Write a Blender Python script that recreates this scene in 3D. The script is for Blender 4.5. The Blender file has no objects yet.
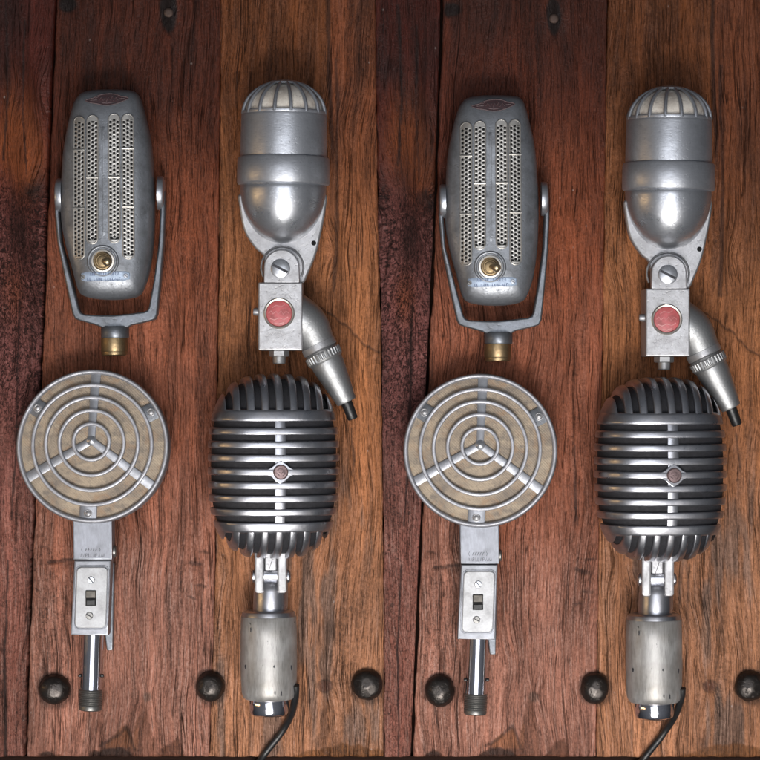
import bpy, math, random
import numpy as np
from mathutils import Vector, Matrix
from mathutils.bvhtree import BVHTree

random.seed(7)
PX = 0.0007                 # one photograph pixel on the board, in metres
CAM_H = 2.0
HP = CAM_H / PX
C = bpy.context.scene.collection
PI = math.pi

# ------------------------------------------------------------------ materials
class NT:
    """Small helper for writing node trees."""
    def __init__(self, name):
        self.m = bpy.data.materials.new(name)
        self.m.use_nodes = True
        self.t = self.m.node_tree
        self.t.nodes.clear()
        self.out = self.t.nodes.new('ShaderNodeOutputMaterial')
        self.b = self.t.nodes.new('ShaderNodeBsdfPrincipled')
        self.t.links.new(self.b.outputs[0], self.out.inputs[0])
    def n(self, typ, **kw):
        x = self.t.nodes.new(typ)
        for k, v in kw.items():
            setattr(x, k, v)
        return x
    def put(self, sock, v):
        if v is None:
            return
        if isinstance(v, bpy.types.NodeSocket):
            self.t.links.new(v, sock)
        else:
            if isinstance(v, (tuple, list)) and len(v) == 3 and sock.type == 'RGBA':
                v = (*v, 1)
            sock.default_value = v
    def math(self, op, a, b=None, c=None, clamp=False):
        x = self.n('ShaderNodeMath', operation=op, use_clamp=clamp)
        self.put(x.inputs[0], a); self.put(x.inputs[1], b); self.put(x.inputs[2], c)
        return x.outputs[0]
    def coords(self, scale=(1, 1, 1), kind='Object'):
        tc = self.n('ShaderNodeTexCoord')
        mp = self.n('ShaderNodeMapping')
        self.put(mp.inputs['Vector'], tc.outputs[kind])
        mp.inputs['Scale'].default_value = tuple(s / PX for s in scale)
        return mp.outputs[0]
    def noise(self, vec, scale=1.0, detail=3, rough=0.55, dist=0.0):
        x = self.n('ShaderNodeTexNoise')
        self.put(x.inputs['Vector'], vec); x.inputs['Scale'].default_value = scale
        x.inputs['Detail'].default_value = detail; x.inputs['Roughness'].default_value = rough
        x.inputs['Distortion'].default_value = dist
        return x.outputs['Fac']
    def remap(self, v, a, b, c=0.0, d=1.0):
        x = self.n('ShaderNodeMapRange')
        self.put(x.inputs[0], v)
        for i, q in enumerate((a, b, c, d)):
            x.inputs[i + 1].default_value = q
        return x.outputs[0]
    def mix(self, f, a, b, mode='MIX'):
        x = self.n('ShaderNodeMix', data_type='RGBA', blend_type=mode)
        self.put(x.inputs[0], f); self.put(x.inputs[6], a); self.put(x.inputs[7], b)
        return x.outputs[2]
    def bump(self, h, strength, dist, normal=None):
        x = self.n('ShaderNodeBump')
        self.put(x.inputs['Height'], h); x.inputs['Strength'].default_value = strength
        x.inputs['Distance'].default_value = dist * PX
        if normal is not None:
            self.put(x.inputs['Normal'], normal)
        return x.outputs[0]
    def set(self, **kw):
        names = dict(col='Base Color', metal='Metallic', rough='Roughness', normal='Normal', spec='Specular IOR Level', coat='Coat Weight', coatr='Coat Roughness', sheen='Sheen Weight', aniso='Anisotropic')
        for k, v in kw.items():
            self.put(self.b.inputs[names[k]], v)
        return self.m


def metal(name, base, dark, rough=0.3, metalness=1.0, wear=0.5, stretch=(1, 1, 1), grain=0.25, pit=0.0, rvar=0.12):
    q = NT(name)
    v = q.coords((0.06, 0.06, 0.06))
    vs = q.coords(tuple(0.5 * s for s in stretch))
    big = q.noise(v, 1, 5, 0.62, 0.4)
    fine = q.noise(vs, 1, 4, 0.6)
    spots = q.noise(q.coords((0.35, 0.35, 0.35)), 1, 3, 0.65)
    f = q.remap(big, 0.42, 0.72, 0, wear)
    f2 = q.math('MULTIPLY', q.remap(spots, 0.6, 0.72, 0, 1), wear * 0.8)
    f3 = q.math('MAXIMUM', f, f2)
    col = q.mix(f3, base, dark)
    col = q.mix(q.remap(fine, 0.3, 0.7, 0, 0.35), col, tuple(c * 0.62 for c in base))
    r = q.math('ADD', q.remap(big, 0.3, 0.75, rough - rvar * 0.5, rough + rvar), q.remap(fine, 0.3, 0.7, -0.04, 0.05), clamp=True)
    h = q.math('ADD', q.math('MULTIPLY', fine, grain), q.math('MULTIPLY', q.remap(spots, 0.58, 0.7, 1, 0), pit))
    return q.set(col=col, metal=metalness, rough=r, normal=q.bump(h, 0.5, 0.6))


M = {}
M['hammered'] = metal('blue_grey_lacquer', (0.255, 0.27, 0.295), (0.125, 0.13, 0.14), 0.42, 0.7, 1.0, grain=0.45, pit=0.3)
M['yoke'] = metal('grey_cast_metal', (0.20, 0.215, 0.24), (0.09, 0.095, 0.10), 0.42, 0.85, 0.7, grain=0.4, pit=0.3)
M['perforated'] = metal('perforated_steel', (0.52, 0.505, 0.48), (0.27, 0.255, 0.235), 0.42, 0.85, 0.7)
M['aluminium'] = metal('dull_aluminium', (0.50, 0.52, 0.56), (0.27, 0.28, 0.31), 0.38, 0.82, 0.75, (0.35, 1.8, 0.35), 0.3, 0.2)
M['polished'] = metal('polished_aluminium', (0.56, 0.58, 0.62), (0.31, 0.32, 0.35), 0.31, 0.88, 0.6, (0.5, 1.2, 0.5), 0.14, 0.2)
M['cast'] = metal('pitted_cast_aluminium', (0.45, 0.45, 0.465), (0.22, 0.22, 0.23), 0.46, 0.85, 0.55, grain=0.4, pit=0.45)
M['sleeve'] = metal('grey_zinc', (0.40, 0.405, 0.41), (0.24, 0.24, 0.245), 0.45, 0.9, 0.5, grain=0.4, pit=0.3)
M['chrome'] = metal('worn_chrome', (0.50, 0.51, 0.55), (0.25, 0.225, 0.215), 0.32, 1.0, 0.5, grain=0.12, pit=0.1)
M['bright_chrome'] = metal('bright_chrome', (0.74, 0.74, 0.80), (0.5, 0.5, 0.56), 0.11, 1.0, 0.25, grain=0.05, rvar=0.05)
M['neck_steel'] = metal('grey_satin_steel', (0.25, 0.26, 0.29), (0.16, 0.17, 0.19), 0.48, 0.85, 0.4, (1.4, 0.3, 1), 0.2)
M['ring_bright'] = metal('pale_grey_rings', (0.47, 0.475, 0.51), (0.27, 0.275, 0.30), 0.52, 0.75, 0.7)
M['spoke'] = metal('dull_flat_spokes', (0.36, 0.37, 0.40), (0.22, 0.225, 0.245), 0.46, 0.85, 0.5)
M['steel'] = metal('satin_steel', (0.52, 0.54, 0.58), (0.34, 0.35, 0.38), 0.36, 0.9, 0.45, (1.4, 0.3, 1), 0.25)
M['ring_steel'] = metal('grey_painted_steel', (0.28, 0.29, 0.32), (0.17, 0.175, 0.19), 0.46, 0.8, 0.5)
M['plate'] = metal('pale_satin_plate', (0.40, 0.405, 0.42), (0.27, 0.27, 0.275), 0.5, 0.55, 0.45)
M['cap_metal'] = metal('dark_threaded_metal', (0.24, 0.235, 0.225), (0.11, 0.10, 0.09), 0.42, 0.9, 0.5, (1, 1, 1), 0.2)
M['brass'] = metal('aged_brass', (0.30, 0.22, 0.125), (0.10, 0.07, 0.04), 0.42, 0.95, 0.8, pit=0.3)
M['bright_brass'] = metal('rubbed_brass', (0.58, 0.47, 0.30), (0.28, 0.20, 0.11), 0.33, 1.0, 0.4)
M['nickel'] = metal('nickel_ring', (0.70, 0.66, 0.60), (0.45, 0.40, 0.33), 0.30, 0.9, 0.4)
M['iron'] = metal('hammered_iron', (0.065, 0.058, 0.054), (0.022, 0.016, 0.014), 0.33, 0.85, 0.85, grain=0.6, pit=0.9)
M['nail'] = metal('rusty_nail', (0.11, 0.075, 0.062), (0.05, 0.03, 0.025), 0.6, 0.7, 0.5)
M['copper'] = metal('tarnished_copper', (0.25, 0.18, 0.18), (0.12, 0.09, 0.095), 0.4, 0.8, 0.6, grain=0.5, pit=0.6)
M['pearl'] = metal('pale_mesh_lining', (0.88, 0.82, 0.73), (0.36, 0.28, 0.22), 0.25, 0.1, 0.9, grain=0.6, pit=0.6)


def simple(name, col, rough=0.5, col2=None, scale=0.2, spec=0.5, bump=0.2, metalness=0.0):
    q = NT(name)
    n1 = q.noise(q.coords((scale,) * 3), 1, 4, 0.6)
    n2 = q.noise(q.coords((1.0,) * 3), 1, 2, 0.5)
    c = q.mix(q.remap(n1, 0.35, 0.68), col, col2 or tuple(x * 0.55 for x in col))
    return q.set(col=c, rough=q.remap(n1, 0.3, 0.7, rough - 0.06, rough + 0.1), spec=spec, metal=metalness, normal=q.bump(n2, bump, 0.5))

M['stamp'] = simple('stamp_grey', (0.075, 0.075, 0.085), 0.6)  # dark grey marks of the stamped lettering
M['rubber'] = simple('black_rubber', (0.012, 0.012, 0.013), 0.38)
M['black'] = simple('black_backing', (0.008, 0.008, 0.009), 0.7, spec=0.2)
M['ink'] = simple('engraved_ink', (0.035, 0.036, 0.045), 0.6)
M['blue_ink'] = simple('faded_blue_ink', (0.03, 0.06, 0.19), 0.6)
M['plate_blue'] = simple('pale_blue_plate', (0.36, 0.44, 0.56), 0.5, (0.26, 0.32, 0.42), metalness=0.2)
M['red_enamel'] = simple('red_enamel', (0.50, 0.10, 0.11), 0.36, (0.26, 0.055, 0.055), 0.14)
M['pink_relief'] = simple('rubbed_red_relief', (0.60, 0.26, 0.26), 0.4, (0.36, 0.09, 0.09), 0.2)
M['badge_red'] = simple('faded_red_badge', (0.075, 0.034, 0.038), 0.5, (0.045, 0.035, 0.04), 0.5)
M['badge_pale'] = simple('worn_badge_edge', (0.17, 0.115, 0.115), 0.4, (0.07, 0.05, 0.055), 0.5)
M['slider'] = simple('brown_slider', (0.16, 0.145, 0.125), 0.5)
M['foam'] = simple('dark_lining_cloth', (0.010, 0.010, 0.014), 0.75, (0.006, 0.006, 0.008), 0.3, bump=0.5)


def cloth_mat():
    q = NT('tan_grille_cloth')
    big = q.noise(q.coords((0.035, 0.05, 0.05)), 1, 5, 0.65, 0.5)
    mid = q.noise(q.coords((0.15, 0.15, 0.15)), 1, 3, 0.6)
    w1 = q.n('ShaderNodeTexWave', wave_type='BANDS', bands_direction='DIAGONAL')
    q.put(w1.inputs['Vector'], q.coords((0.22, 0.22, 0.0))); w1.inputs['Scale'].default_value = 1.0
    w1.inputs['Distortion'].default_value = 1.2; w1.inputs['Detail'].default_value = 2
    c = q.mix(q.remap(big, 0.38, 0.66), (0.37, 0.30, 0.225), (0.19, 0.16, 0.135))
    c = q.mix(q.remap(mid, 0.5, 0.7, 0, 0.75), c, (0.15, 0.13, 0.115))
    c = q.mix(q.remap(q.noise(q.coords((0.06, 0.06, 0.06)), 1, 4, 0.65, 0.8), 0.52, 0.68, 0, 0.7), c, (0.30, 0.20, 0.13))
    c = q.mix(q.math('MULTIPLY', w1.outputs['Fac'], 0.10), c, (0.2, 0.155, 0.10))
    return q.set(col=c, rough=0.75, spec=0.25, normal=q.bump(w1.outputs['Fac'], 0.3, 0.8))
M['cloth'] = cloth_mat()


def handle_mat():
    q = NT('worn_grey_paint')
    streak = q.noise(q.coords((0.22, 0.05, 0.22)), 1, 5, 0.6)
    fine = q.noise(q.coords((1.3, 0.08, 1.3)), 1, 3, 0.6)
    chips = q.noise(q.coords((0.16, 0.09, 0.16)), 1, 3, 0.6)
    big = q.noise(q.coords((0.03, 0.03, 0.03)), 1, 4, 0.6)
    c = q.mix(q.remap(streak, 0.3, 0.7), (0.29, 0.285, 0.28), (0.42, 0.415, 0.41))
    c = q.mix(q.remap(big, 0.4, 0.65, 0, 0.6), c, (0.21, 0.195, 0.175))
    c = q.mix(q.remap(fine, 0.56, 0.74, 0, 0.55), c, (0.14, 0.135, 0.13))
    c = q.mix(q.remap(chips, 0.68, 0.72, 0, 0.85), c, (0.05, 0.05, 0.055))
    c = q.mix(q.remap(chips, 0.26, 0.22, 0, 0.7), c, (0.62, 0.63, 0.64))
    return q.set(col=c, rough=q.remap(streak, 0.3, 0.7, 0.38, 0.55), metal=0.55, normal=q.bump(q.math('ADD', streak, q.math('MULTIPLY', fine, 0.5)), 0.5, 0.5))
M['handle'] = handle_mat()


def wood_mat():
    q = NT('old_reclaimed_wood')
    geo = q.n('ShaderNodeTexCoord')
    # grain position stored per vertex (px), bent round the knots; third value differs from plank to plank
    at = q.n('ShaderNodeAttribute', attribute_name='grain', attribute_type='GEOMETRY')
    colr = q.n('ShaderNodeAttribute', attribute_name='wood_colour', attribute_type='GEOMETRY')
    msk = q.n('ShaderNodeAttribute', attribute_name='wear', attribute_type='GEOMETRY')
    sep = q.n('ShaderNodeSeparateXYZ'); q.put(sep.inputs[0], msk.outputs['Vector'])
    fuzz, bare, dirt = sep.outputs
    def vec(sx, sy, sz=1.0, off=0.0):
        mp = q.n('ShaderNodeMapping'); q.put(mp.inputs['Vector'], at.outputs['Vector'])
        mp.inputs['Scale'].default_value = (sx, sy, sz); mp.inputs['Location'].default_value = (off, off * 0.7, off)
        return mp.outputs[0]
    fibre = q.noise(vec(0.75, 0.022, 1), 1, 5, 0.72)
    mid = q.noise(vec(0.17, 0.006, 1, 11), 1, 4, 0.6, 0.3)
    broad = q.noise(vec(0.035, 0.0045, 1, 23), 1, 3, 0.55)
    pores = q.noise(vec(1.5, 0.055, 1, 37), 1, 3, 0.6)
    saw = q.noise(vec(0.55, 0.32, 1, 5), 1, 3, 0.7)
    furry = q.noise(vec(0.33, 0.22, 1, 9), 1, 4, 0.75, 1.2)
    blot = q.noise(vec(0.022, 0.014, 1, 41), 1, 5, 0.62)
    crackn = q.noise(vec(0.05, 0.0011, 1, 61), 1, 3, 0.55)
    crack = q.remap(q.math('ABSOLUTE', q.math('SUBTRACT', crackn, 0.5)), 0.0, 0.005, 0.9, 0)
    crack2n = q.noise(vec(0.15, 0.0022, 1, 83), 1, 3, 0.55)
    crack2 = q.remap(q.math('ABSOLUTE', q.math('SUBTRACT', crack2n, 0.46)), 0.0, 0.010, 0.6, 0)
    gate = q.remap(q.noise(vec(0.03, 0.008, 1, 71), 1, 2), 0.46, 0.56)
    cracks = q.math('MULTIPLY', q.math('MAXIMUM', crack, crack2), gate)
    # tone of the grain
    g = q.math('ADD', q.math('MULTIPLY', q.remap(fibre, 0.25, 0.75), 0.42), q.math('MULTIPLY', q.remap(mid, 0.28, 0.72), 0.38))
    g = q.math('ADD', g, q.math('MULTIPLY', q.remap(broad, 0.3, 0.7), 0.24))
    g = q.math('ADD', g, q.math('MULTIPLY', q.math('SUBTRACT', saw, 0.5), 0.75))
    fz = q.math('MULTIPLY', q.math('SUBTRACT', q.remap(furry, 0.32, 0.68), 0.5), q.math('MULTIPLY', fuzz, 1.6))
    g = q.math('ADD', g, fz)
    tone = q.remap(g, 0.12, 0.95, 0.18, 1.95)
    col = q.n('ShaderNodeVectorMath', operation='SCALE')
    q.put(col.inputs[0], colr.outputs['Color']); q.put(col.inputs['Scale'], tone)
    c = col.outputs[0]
    # greyed bare fibres standing proud where the finish is gone
    pale = q.math('MULTIPLY', q.math('MULTIPLY', q.remap(fibre, 0.48, 0.68), q.remap(saw, 0.35, 0.65)), q.math('MULTIPLY', bare, 0.85))
    c = q.mix(pale, c, (0.44, 0.31, 0.265))
    palef = q.math('MULTIPLY', q.remap(furry, 0.55, 0.72), q.math('MULTIPLY', fuzz, 0.5))
    c = q.mix(palef, c, (0.24, 0.17, 0.165))
    c = q.mix(q.math('MULTIPLY', q.remap(blot, 0.5, 0.72), 0.55), c, q.mix(0.6, c, (0.025, 0.012, 0.01)))
    c = q.mix(q.math('MULTIPLY', q.remap(pores, 0.57, 0.70), 0.6), c, (0.022, 0.010, 0.008))
    c = q.mix(q.math('MULTIPLY', cracks, 0.85), c, (0.012, 0.006, 0.005))
    c = q.mix(dirt, c, (0.010, 0.007, 0.007))
    # tiny pale flecks of old paint
    vo = q.n('ShaderNodeTexVoronoi', feature='F1'); q.put(vo.inputs['Vector'], vec(0.06, 0.045, 0.0, 3)); vo.inputs['Scale'].default_value = 1
    fl = q.math('MULTIPLY', q.remap(vo.outputs['Distance'], 0.035, 0.07, 1, 0), q.remap(q.noise(vec(0.02, 0.02, 1, 15), 1, 2), 0.5, 0.6))
    c = q.mix(q.math('MULTIPLY', fl, 0.55), c, (0.42, 0.36, 0.33))
    h = q.math('ADD', q.math('MULTIPLY', fibre, 0.8), q.math('MULTIPLY', mid, 0.55))
    h = q.math('ADD', h, q.math('MULTIPLY', saw, 0.6))
    h = q.math('ADD', h, q.math('MULTIPLY', q.math('MULTIPLY', furry, fuzz), 1.8))
    h = q.math('SUBTRACT', h, q.math('MULTIPLY', cracks, 1.3))
    h = q.math('SUBTRACT', h, q.math('MULTIPLY', q.remap(pores, 0.58, 0.7), 0.5))
    rough = q.math('ADD', q.remap(fibre, 0.3, 0.7, 0.40, 0.56), q.math('MULTIPLY', bare, 0.10), clamp=True)
    return q.set(col=c, rough=rough, spec=0.30, normal=q.bump(h, 1.0, 1.8))
M['wood'] = wood_mat()


def dark_wood_mat():
    q = NT('dark_trim_wood')
    f = q.noise(q.coords((0.02, 0.7, 0.7)), 1, 4, 0.6)
    return q.set(col=q.mix(f, (0.006, 0.003, 0.002), (0.022, 0.010, 0.007)), rough=0.8, spec=0.08, normal=q.bump(f, 0.5, 1))
M['dark_wood'] = dark_wood_mat()

# ------------------------------------------------------------------ mesh helper (everything in photo pixels)
class MB:
    def __init__(self, org=(0, 0)):
        self.v, self.f, self.mi, self.mats = [], [], [], []
        self.cur = 0
        self.o = org
    def mat(self, name):
        m = M[name]
        if m not in self.mats:
            self.mats.append(m)
        self.cur = self.mats.index(m)
        return self
    def L(self, p):
        return (p[0] - self.o[0], self.o[1] - p[1])
    def add(self, verts, faces):
        b = len(self.v)
        self.v.extend([tuple(x) for x in verts])
        for f in faces:
            self.f.append([i + b for i in f]); self.mi.append(self.cur)
    def xf(self, mat, start=0):
        for i in range(start, len(self.v)):
            self.v[i] = tuple(mat @ Vector(self.v[i]))
        return self
    def grid(self, rows, closed_u=False, closed_v=False):
        n, m = len(rows), len(rows[0])
        vs = [p for r in rows for p in r]
        fs = []
        for i in range(n if closed_v else n - 1):
            i2 = (i + 1) % n
            for j in range(m if closed_u else m - 1):
                j2 = (j + 1) % m
                fs.append((i * m + j, i * m + j2, i2 * m + j2, i2 * m + j))
        self.add(vs, fs)
    def lathe(self, p0, d, prof, seg=48, cap0=True, cap1=True, ribs=None):
        """profile (radius, distance along d); local 3-D coordinates"""
        p0 = Vector(p0); d = Vector(d).normalized()
        a = Vector((0, 0, 1)) if abs(d.z) < 0.9 else Vector((1, 0, 0))
        u = d.cross(a).normalized(); w = d.cross(u)
        rows = []
        for r, h in prof:
            row = []
            for k in range(seg):
                t = 2 * PI * k / seg
                rr = r
                row.append(p0 + d * h + (u * math.cos(t) + w * math.sin(t)) * rr)
            rows.append(row)
        self.grid(rows, closed_u=True)
        b = len(self.v)
        if cap0 and prof[0][0] > 1e-6:
            self.add(rows[0], [tuple(range(seg - 1, -1, -1))])
        if cap1 and prof[-1][0] > 1e-6:
            self.add(rows[-1], [tuple(range(seg))])
        return self
    def tube(self, pts, r, seg=16, closed=False, caps=True, flat=1.0):
        pts = [Vector(p) for p in pts]
        n = len(pts)
        rs = r if isinstance(r, (list, tuple)) else [r] * n
        rows = []
        prev = None
        for i, p in enumerate(pts):
            if closed:
                t = pts[(i + 1) % n] - pts[i - 1]
            else:
                t = pts[min(i + 1, n - 1)] - pts[max(i - 1, 0)]
            t.normalize()
            a = Vector((0, 0, 1)) if abs(t.z) < 0.95 else Vector((1, 0, 0))
            u = t.cross(a).normalized(); w = u.cross(t)
            rows.append([p + (u * math.cos(2 * PI * k / seg) + w * (flat * math.sin(2 * PI * k / seg))) * rs[i] for k in range(seg)])
        self.grid(rows, closed_u=True, closed_v=closed)
        if caps and not closed:
            self.add(rows[0], [tuple(range(seg - 1, -1, -1))]); self.add(rows[-1], [tuple(range(seg))])
        return self
    def prism(self, outline, z0, z1, bev=1.0, photo=True, top=None):
        """outline polygon; rounded front edge; z0 back, z1 front"""
        pts = [self.L(p) for p in outline] if photo else list(outline)
        ar = sum(pts[i - 1][0] * pts[i][1] - pts[i][0] * pts[i - 1][1] for i in range(len(pts)))
        if ar < 0:
            pts = pts[::-1]
        n = len(pts)
        def inset(d):
            res = []
            for i in range(n):
                a, b, c = Vector(pts[i - 1]), Vector(pts[i]), Vector(pts[(i + 1) % n])
                e1 = (b - a).normalized(); e2 = (c - b).normalized()
                n1 = Vector((-e1.y, e1.x)); n2 = Vector((-e2.y, e2.x))
                mm = n1 + n2
                if mm.length < 1e-6:
                    mm = n1
                mm.normalize()
                k = d / max(0.45, mm.dot(n1))
                res.append((b.x + mm.x * k, b.y + mm.y * k))
            return res
        rows = []
        for d, z in ((0, z0), (0, z1 - bev), (bev * 0.3, z1 - bev * 0.3), (bev, z1)):
            rows.append([(x, y, z) for x, y in inset(d)])
        self.grid(rows, closed_u=True)
        self.add(rows[-1], [tuple(range(n))])
        self.add(rows[0], [tuple(range(n - 1, -1, -1))])
        return self
    def build(self, name, parent=None, scale=1.0, smooth=True, angle=38):
        me = bpy.data.meshes.new(name)
        k = PX * scale
        me.from_pydata([(x * k, y * k, z * k) for x, y, z in self.v], [], self.f)
        for m in self.mats:
            me.materials.append(m)
        me.polygons.foreach_set('material_index', self.mi)
        if smooth:
            me.polygons.foreach_set('use_smooth', [True] * len(self.f))
            me.set_sharp_from_angle(angle=math.radians(angle))
        me.update()
        o = bpy.data.objects.new(name, me)
        C.objects.link(o)
        if parent is not None:
            o.parent = parent
        return o


def thing(name, label, cat, group, px, py, zmid):
    o = bpy.data.objects.new(name, None)
    o.empty_display_size = 0.01
    C.objects.link(o)
    o.location = world(px, py, zmid)
    o['label'] = label; o['category'] = cat; o['group'] = group
    return o

def world(px, py, zmid):
    k = PX * (HP - zmid) / HP
    return ((px - 380) * k, (380 - py) * k, 0)

def dup(root, loc, label):
    r = root.copy(); C.objects.link(r); r.location = loc; r['label'] = label
    def rec(src, dst):
        for ch in list(src.children):
            c = ch.copy(); C.objects.link(c); c.parent = dst
            rec(ch, c)
    rec(root, r)
    return r

def catmull(pts, per=8, closed=True):
    n = len(pts); res = []
    rng = range(n) if closed else range(n - 1)
    for i in rng:
        if closed:
            p0, p1, p2, p3 = pts[i - 1], pts[i], pts[(i + 1) % n], pts[(i + 2) % n]
        else:
            p0, p1, p2, p3 = pts[max(i - 1, 0)], pts[i], pts[i + 1], pts[min(i + 2, n - 1)]
        for k in range(per):
            t = k / per
            res.append(tuple(0.5 * (2 * b + (c - a) * t + (2 * a - 5 * b + 4 * c - d) * t * t + (3 * b - a - 3 * c + d) * t ** 3) for a, b, c, d in zip(p0, p1, p2, p3)))
    if not closed:
        res.append(tuple(pts[-1]))
    return res

def rrect(x0, y0, x1, y1, r, k=5):
    res = []
    for cx, cy, a0 in ((x1 - r, y0 + r, -90), (x1 - r, y1 - r, 0), (x0 + r, y1 - r, 90), (x0 + r, y0 + r, 180)):
        for i in range(k + 1):
            a = math.radians(a0 + 90 * i / k)
            res.append((cx + r * math.cos(a), cy + r * math.sin(a)))
    return res

def circle(cx, cy, r, n=40):
    return [(cx + r * math.cos(2 * PI * i / n), cy + r * math.sin(2 * PI * i / n)) for i in range(n)]

def stroke(mb, pts, w, z, h=0.3):
    """flat raised or inked line through photo-pixel points at height z (number or function of local x, y)"""
    q = [Vector(mb.L(p)) for p in pts]
    rows = []
    for i, p in enumerate(q):
        t = (q[min(i + 1, len(q) - 1)] - q[max(i - 1, 0)]).normalized()
        n = Vector((-t.y, t.x)) * (w / 2)
        row = []
        for s, dz in ((-1, -0.4), (-1, h), (1, h), (1, -0.4)):
            x, y = p.x + n.x * s, p.y + n.y * s
            zz = z(x, y) if callable(z) else z
            row.append((x, y, zz + dz))
        rows.append(row)
    mb.grid(rows)
    for r in (rows[0], rows[-1]):
        mb.add(r, [(0, 1, 2, 3)])

def slot_screw(mb, cx, cy, z, r, ang, mat='steel', h=1.0):
    x, y = mb.L((cx, cy))
    mb.mat(mat).lathe((x, y, z), (0, 0, 1), [(r, -0.6), (r, h * 0.5), (r * 0.86, h), (0.01, h * 1.1)], 28, cap1=False)
    a = math.radians(ang); d = (math.cos(a) * r * 0.86, math.sin(a) * r * 0.86)
    mb.mat('ink')
    stroke(mb, [(cx - d[0], cy - d[1]), (cx + d[0], cy + d[1])], r * 0.26, z + h * 1.0, 0.25)

# ------------------------------------------------------------------ the board of planks
BT, BB = -70.0, 757.0     # top and bottom end of the planks, photo pixels
def _hash(ix, iy, seed):
    with np.errstate(over='ignore'):
        h = (ix.astype(np.int64) * 374761393 + iy.astype(np.int64) * 668265263 + seed * 1442695040888963) & 0x7fffffff
        h = ((h ^ (h >> 13)) * 1274126177) & 0x7fffffff
        h = (h ^ (h >> 16)) & 0xffff
    return h / 65535.0
def vnoise(x, y, seed=0):
    ix, iy = np.floor(x), np.floor(y)
    fx, fy = x - ix, y - iy
    fx = fx * fx * (3 - 2 * fx); fy = fy * fy * (3 - 2 * fy)
    a, b = _hash(ix, iy, seed), _hash(ix + 1, iy, seed)
    c, d = _hash(ix, iy + 1, seed), _hash(ix + 1, iy + 1, seed)
    return (a + (b - a) * fx) * (1 - fy) + (c + (d - c) * fx) * fy
def fbm(x, y, seed=0, oct=4):
    s, amp, tot = 0, 1.0, 0
    for k in range(oct):
        s = s + amp * vnoise(x * 2 ** k, y * 2 ** k, seed + k * 17); tot += amp; amp *= 0.55
    return s / tot
def sstep(v, a, b):
    t = np.clip((v - a) / (b - a), 0, 1)
    return t * t * (3 - 2 * t)
def line_d(X, Y, pts):
    best = np.full(X.shape, 1e9)
    for (x0, y0), (x1, y1) in zip(pts[:-1], pts[1:]):
        dx, dy = x1 - x0, y1 - y0
        t = np.clip(((X - x0) * dx + (Y - y0) * dy) / (dx * dx + dy * dy), 0, 1)
        best = np.minimum(best, np.hypot(X - x0 - t * dx, Y - y0 - t * dy))
    return best
def mixc(a, b, t):
    return a * (1 - t[..., None]) + b * t[..., None]

E_AB = [(BT, 58), (0, 56), (100, 51.5), (190, 48), (386, 40.5), (560, 31.6), (760, 25)]
E_BC = [(BT, 222), (0, 221), (200, 219), (400, 217), (620, 214), (760, 209)]
E_CD = [(BT, 374.5), (0, 375.5), (180, 377.5), (360, 381.5), (620, 384), (760, 384)]
E_DE = [(BT, 444), (0, 442), (100, 439), (250, 434), (360, 428.5), (620, 417.5), (760, 412)]
E_EF = [(BT, 609), (0, 608), (300, 603.5), (500, 600), (760, 596)]
E_L = [(BT, -75), (760, -75)]
E_R = [(BT, 838), (760, 838)]

board = bpy.data.objects.new('tabletop', None); C.objects.link(board)
board['kind'] = 'structure'; board['label'] = 'worn surface of six reclaimed wooden planks in dark red and orange brown'

def edge(tab, y):
    return np.interp(y, [a for a, b in tab], [b for a, b in tab])

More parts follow.
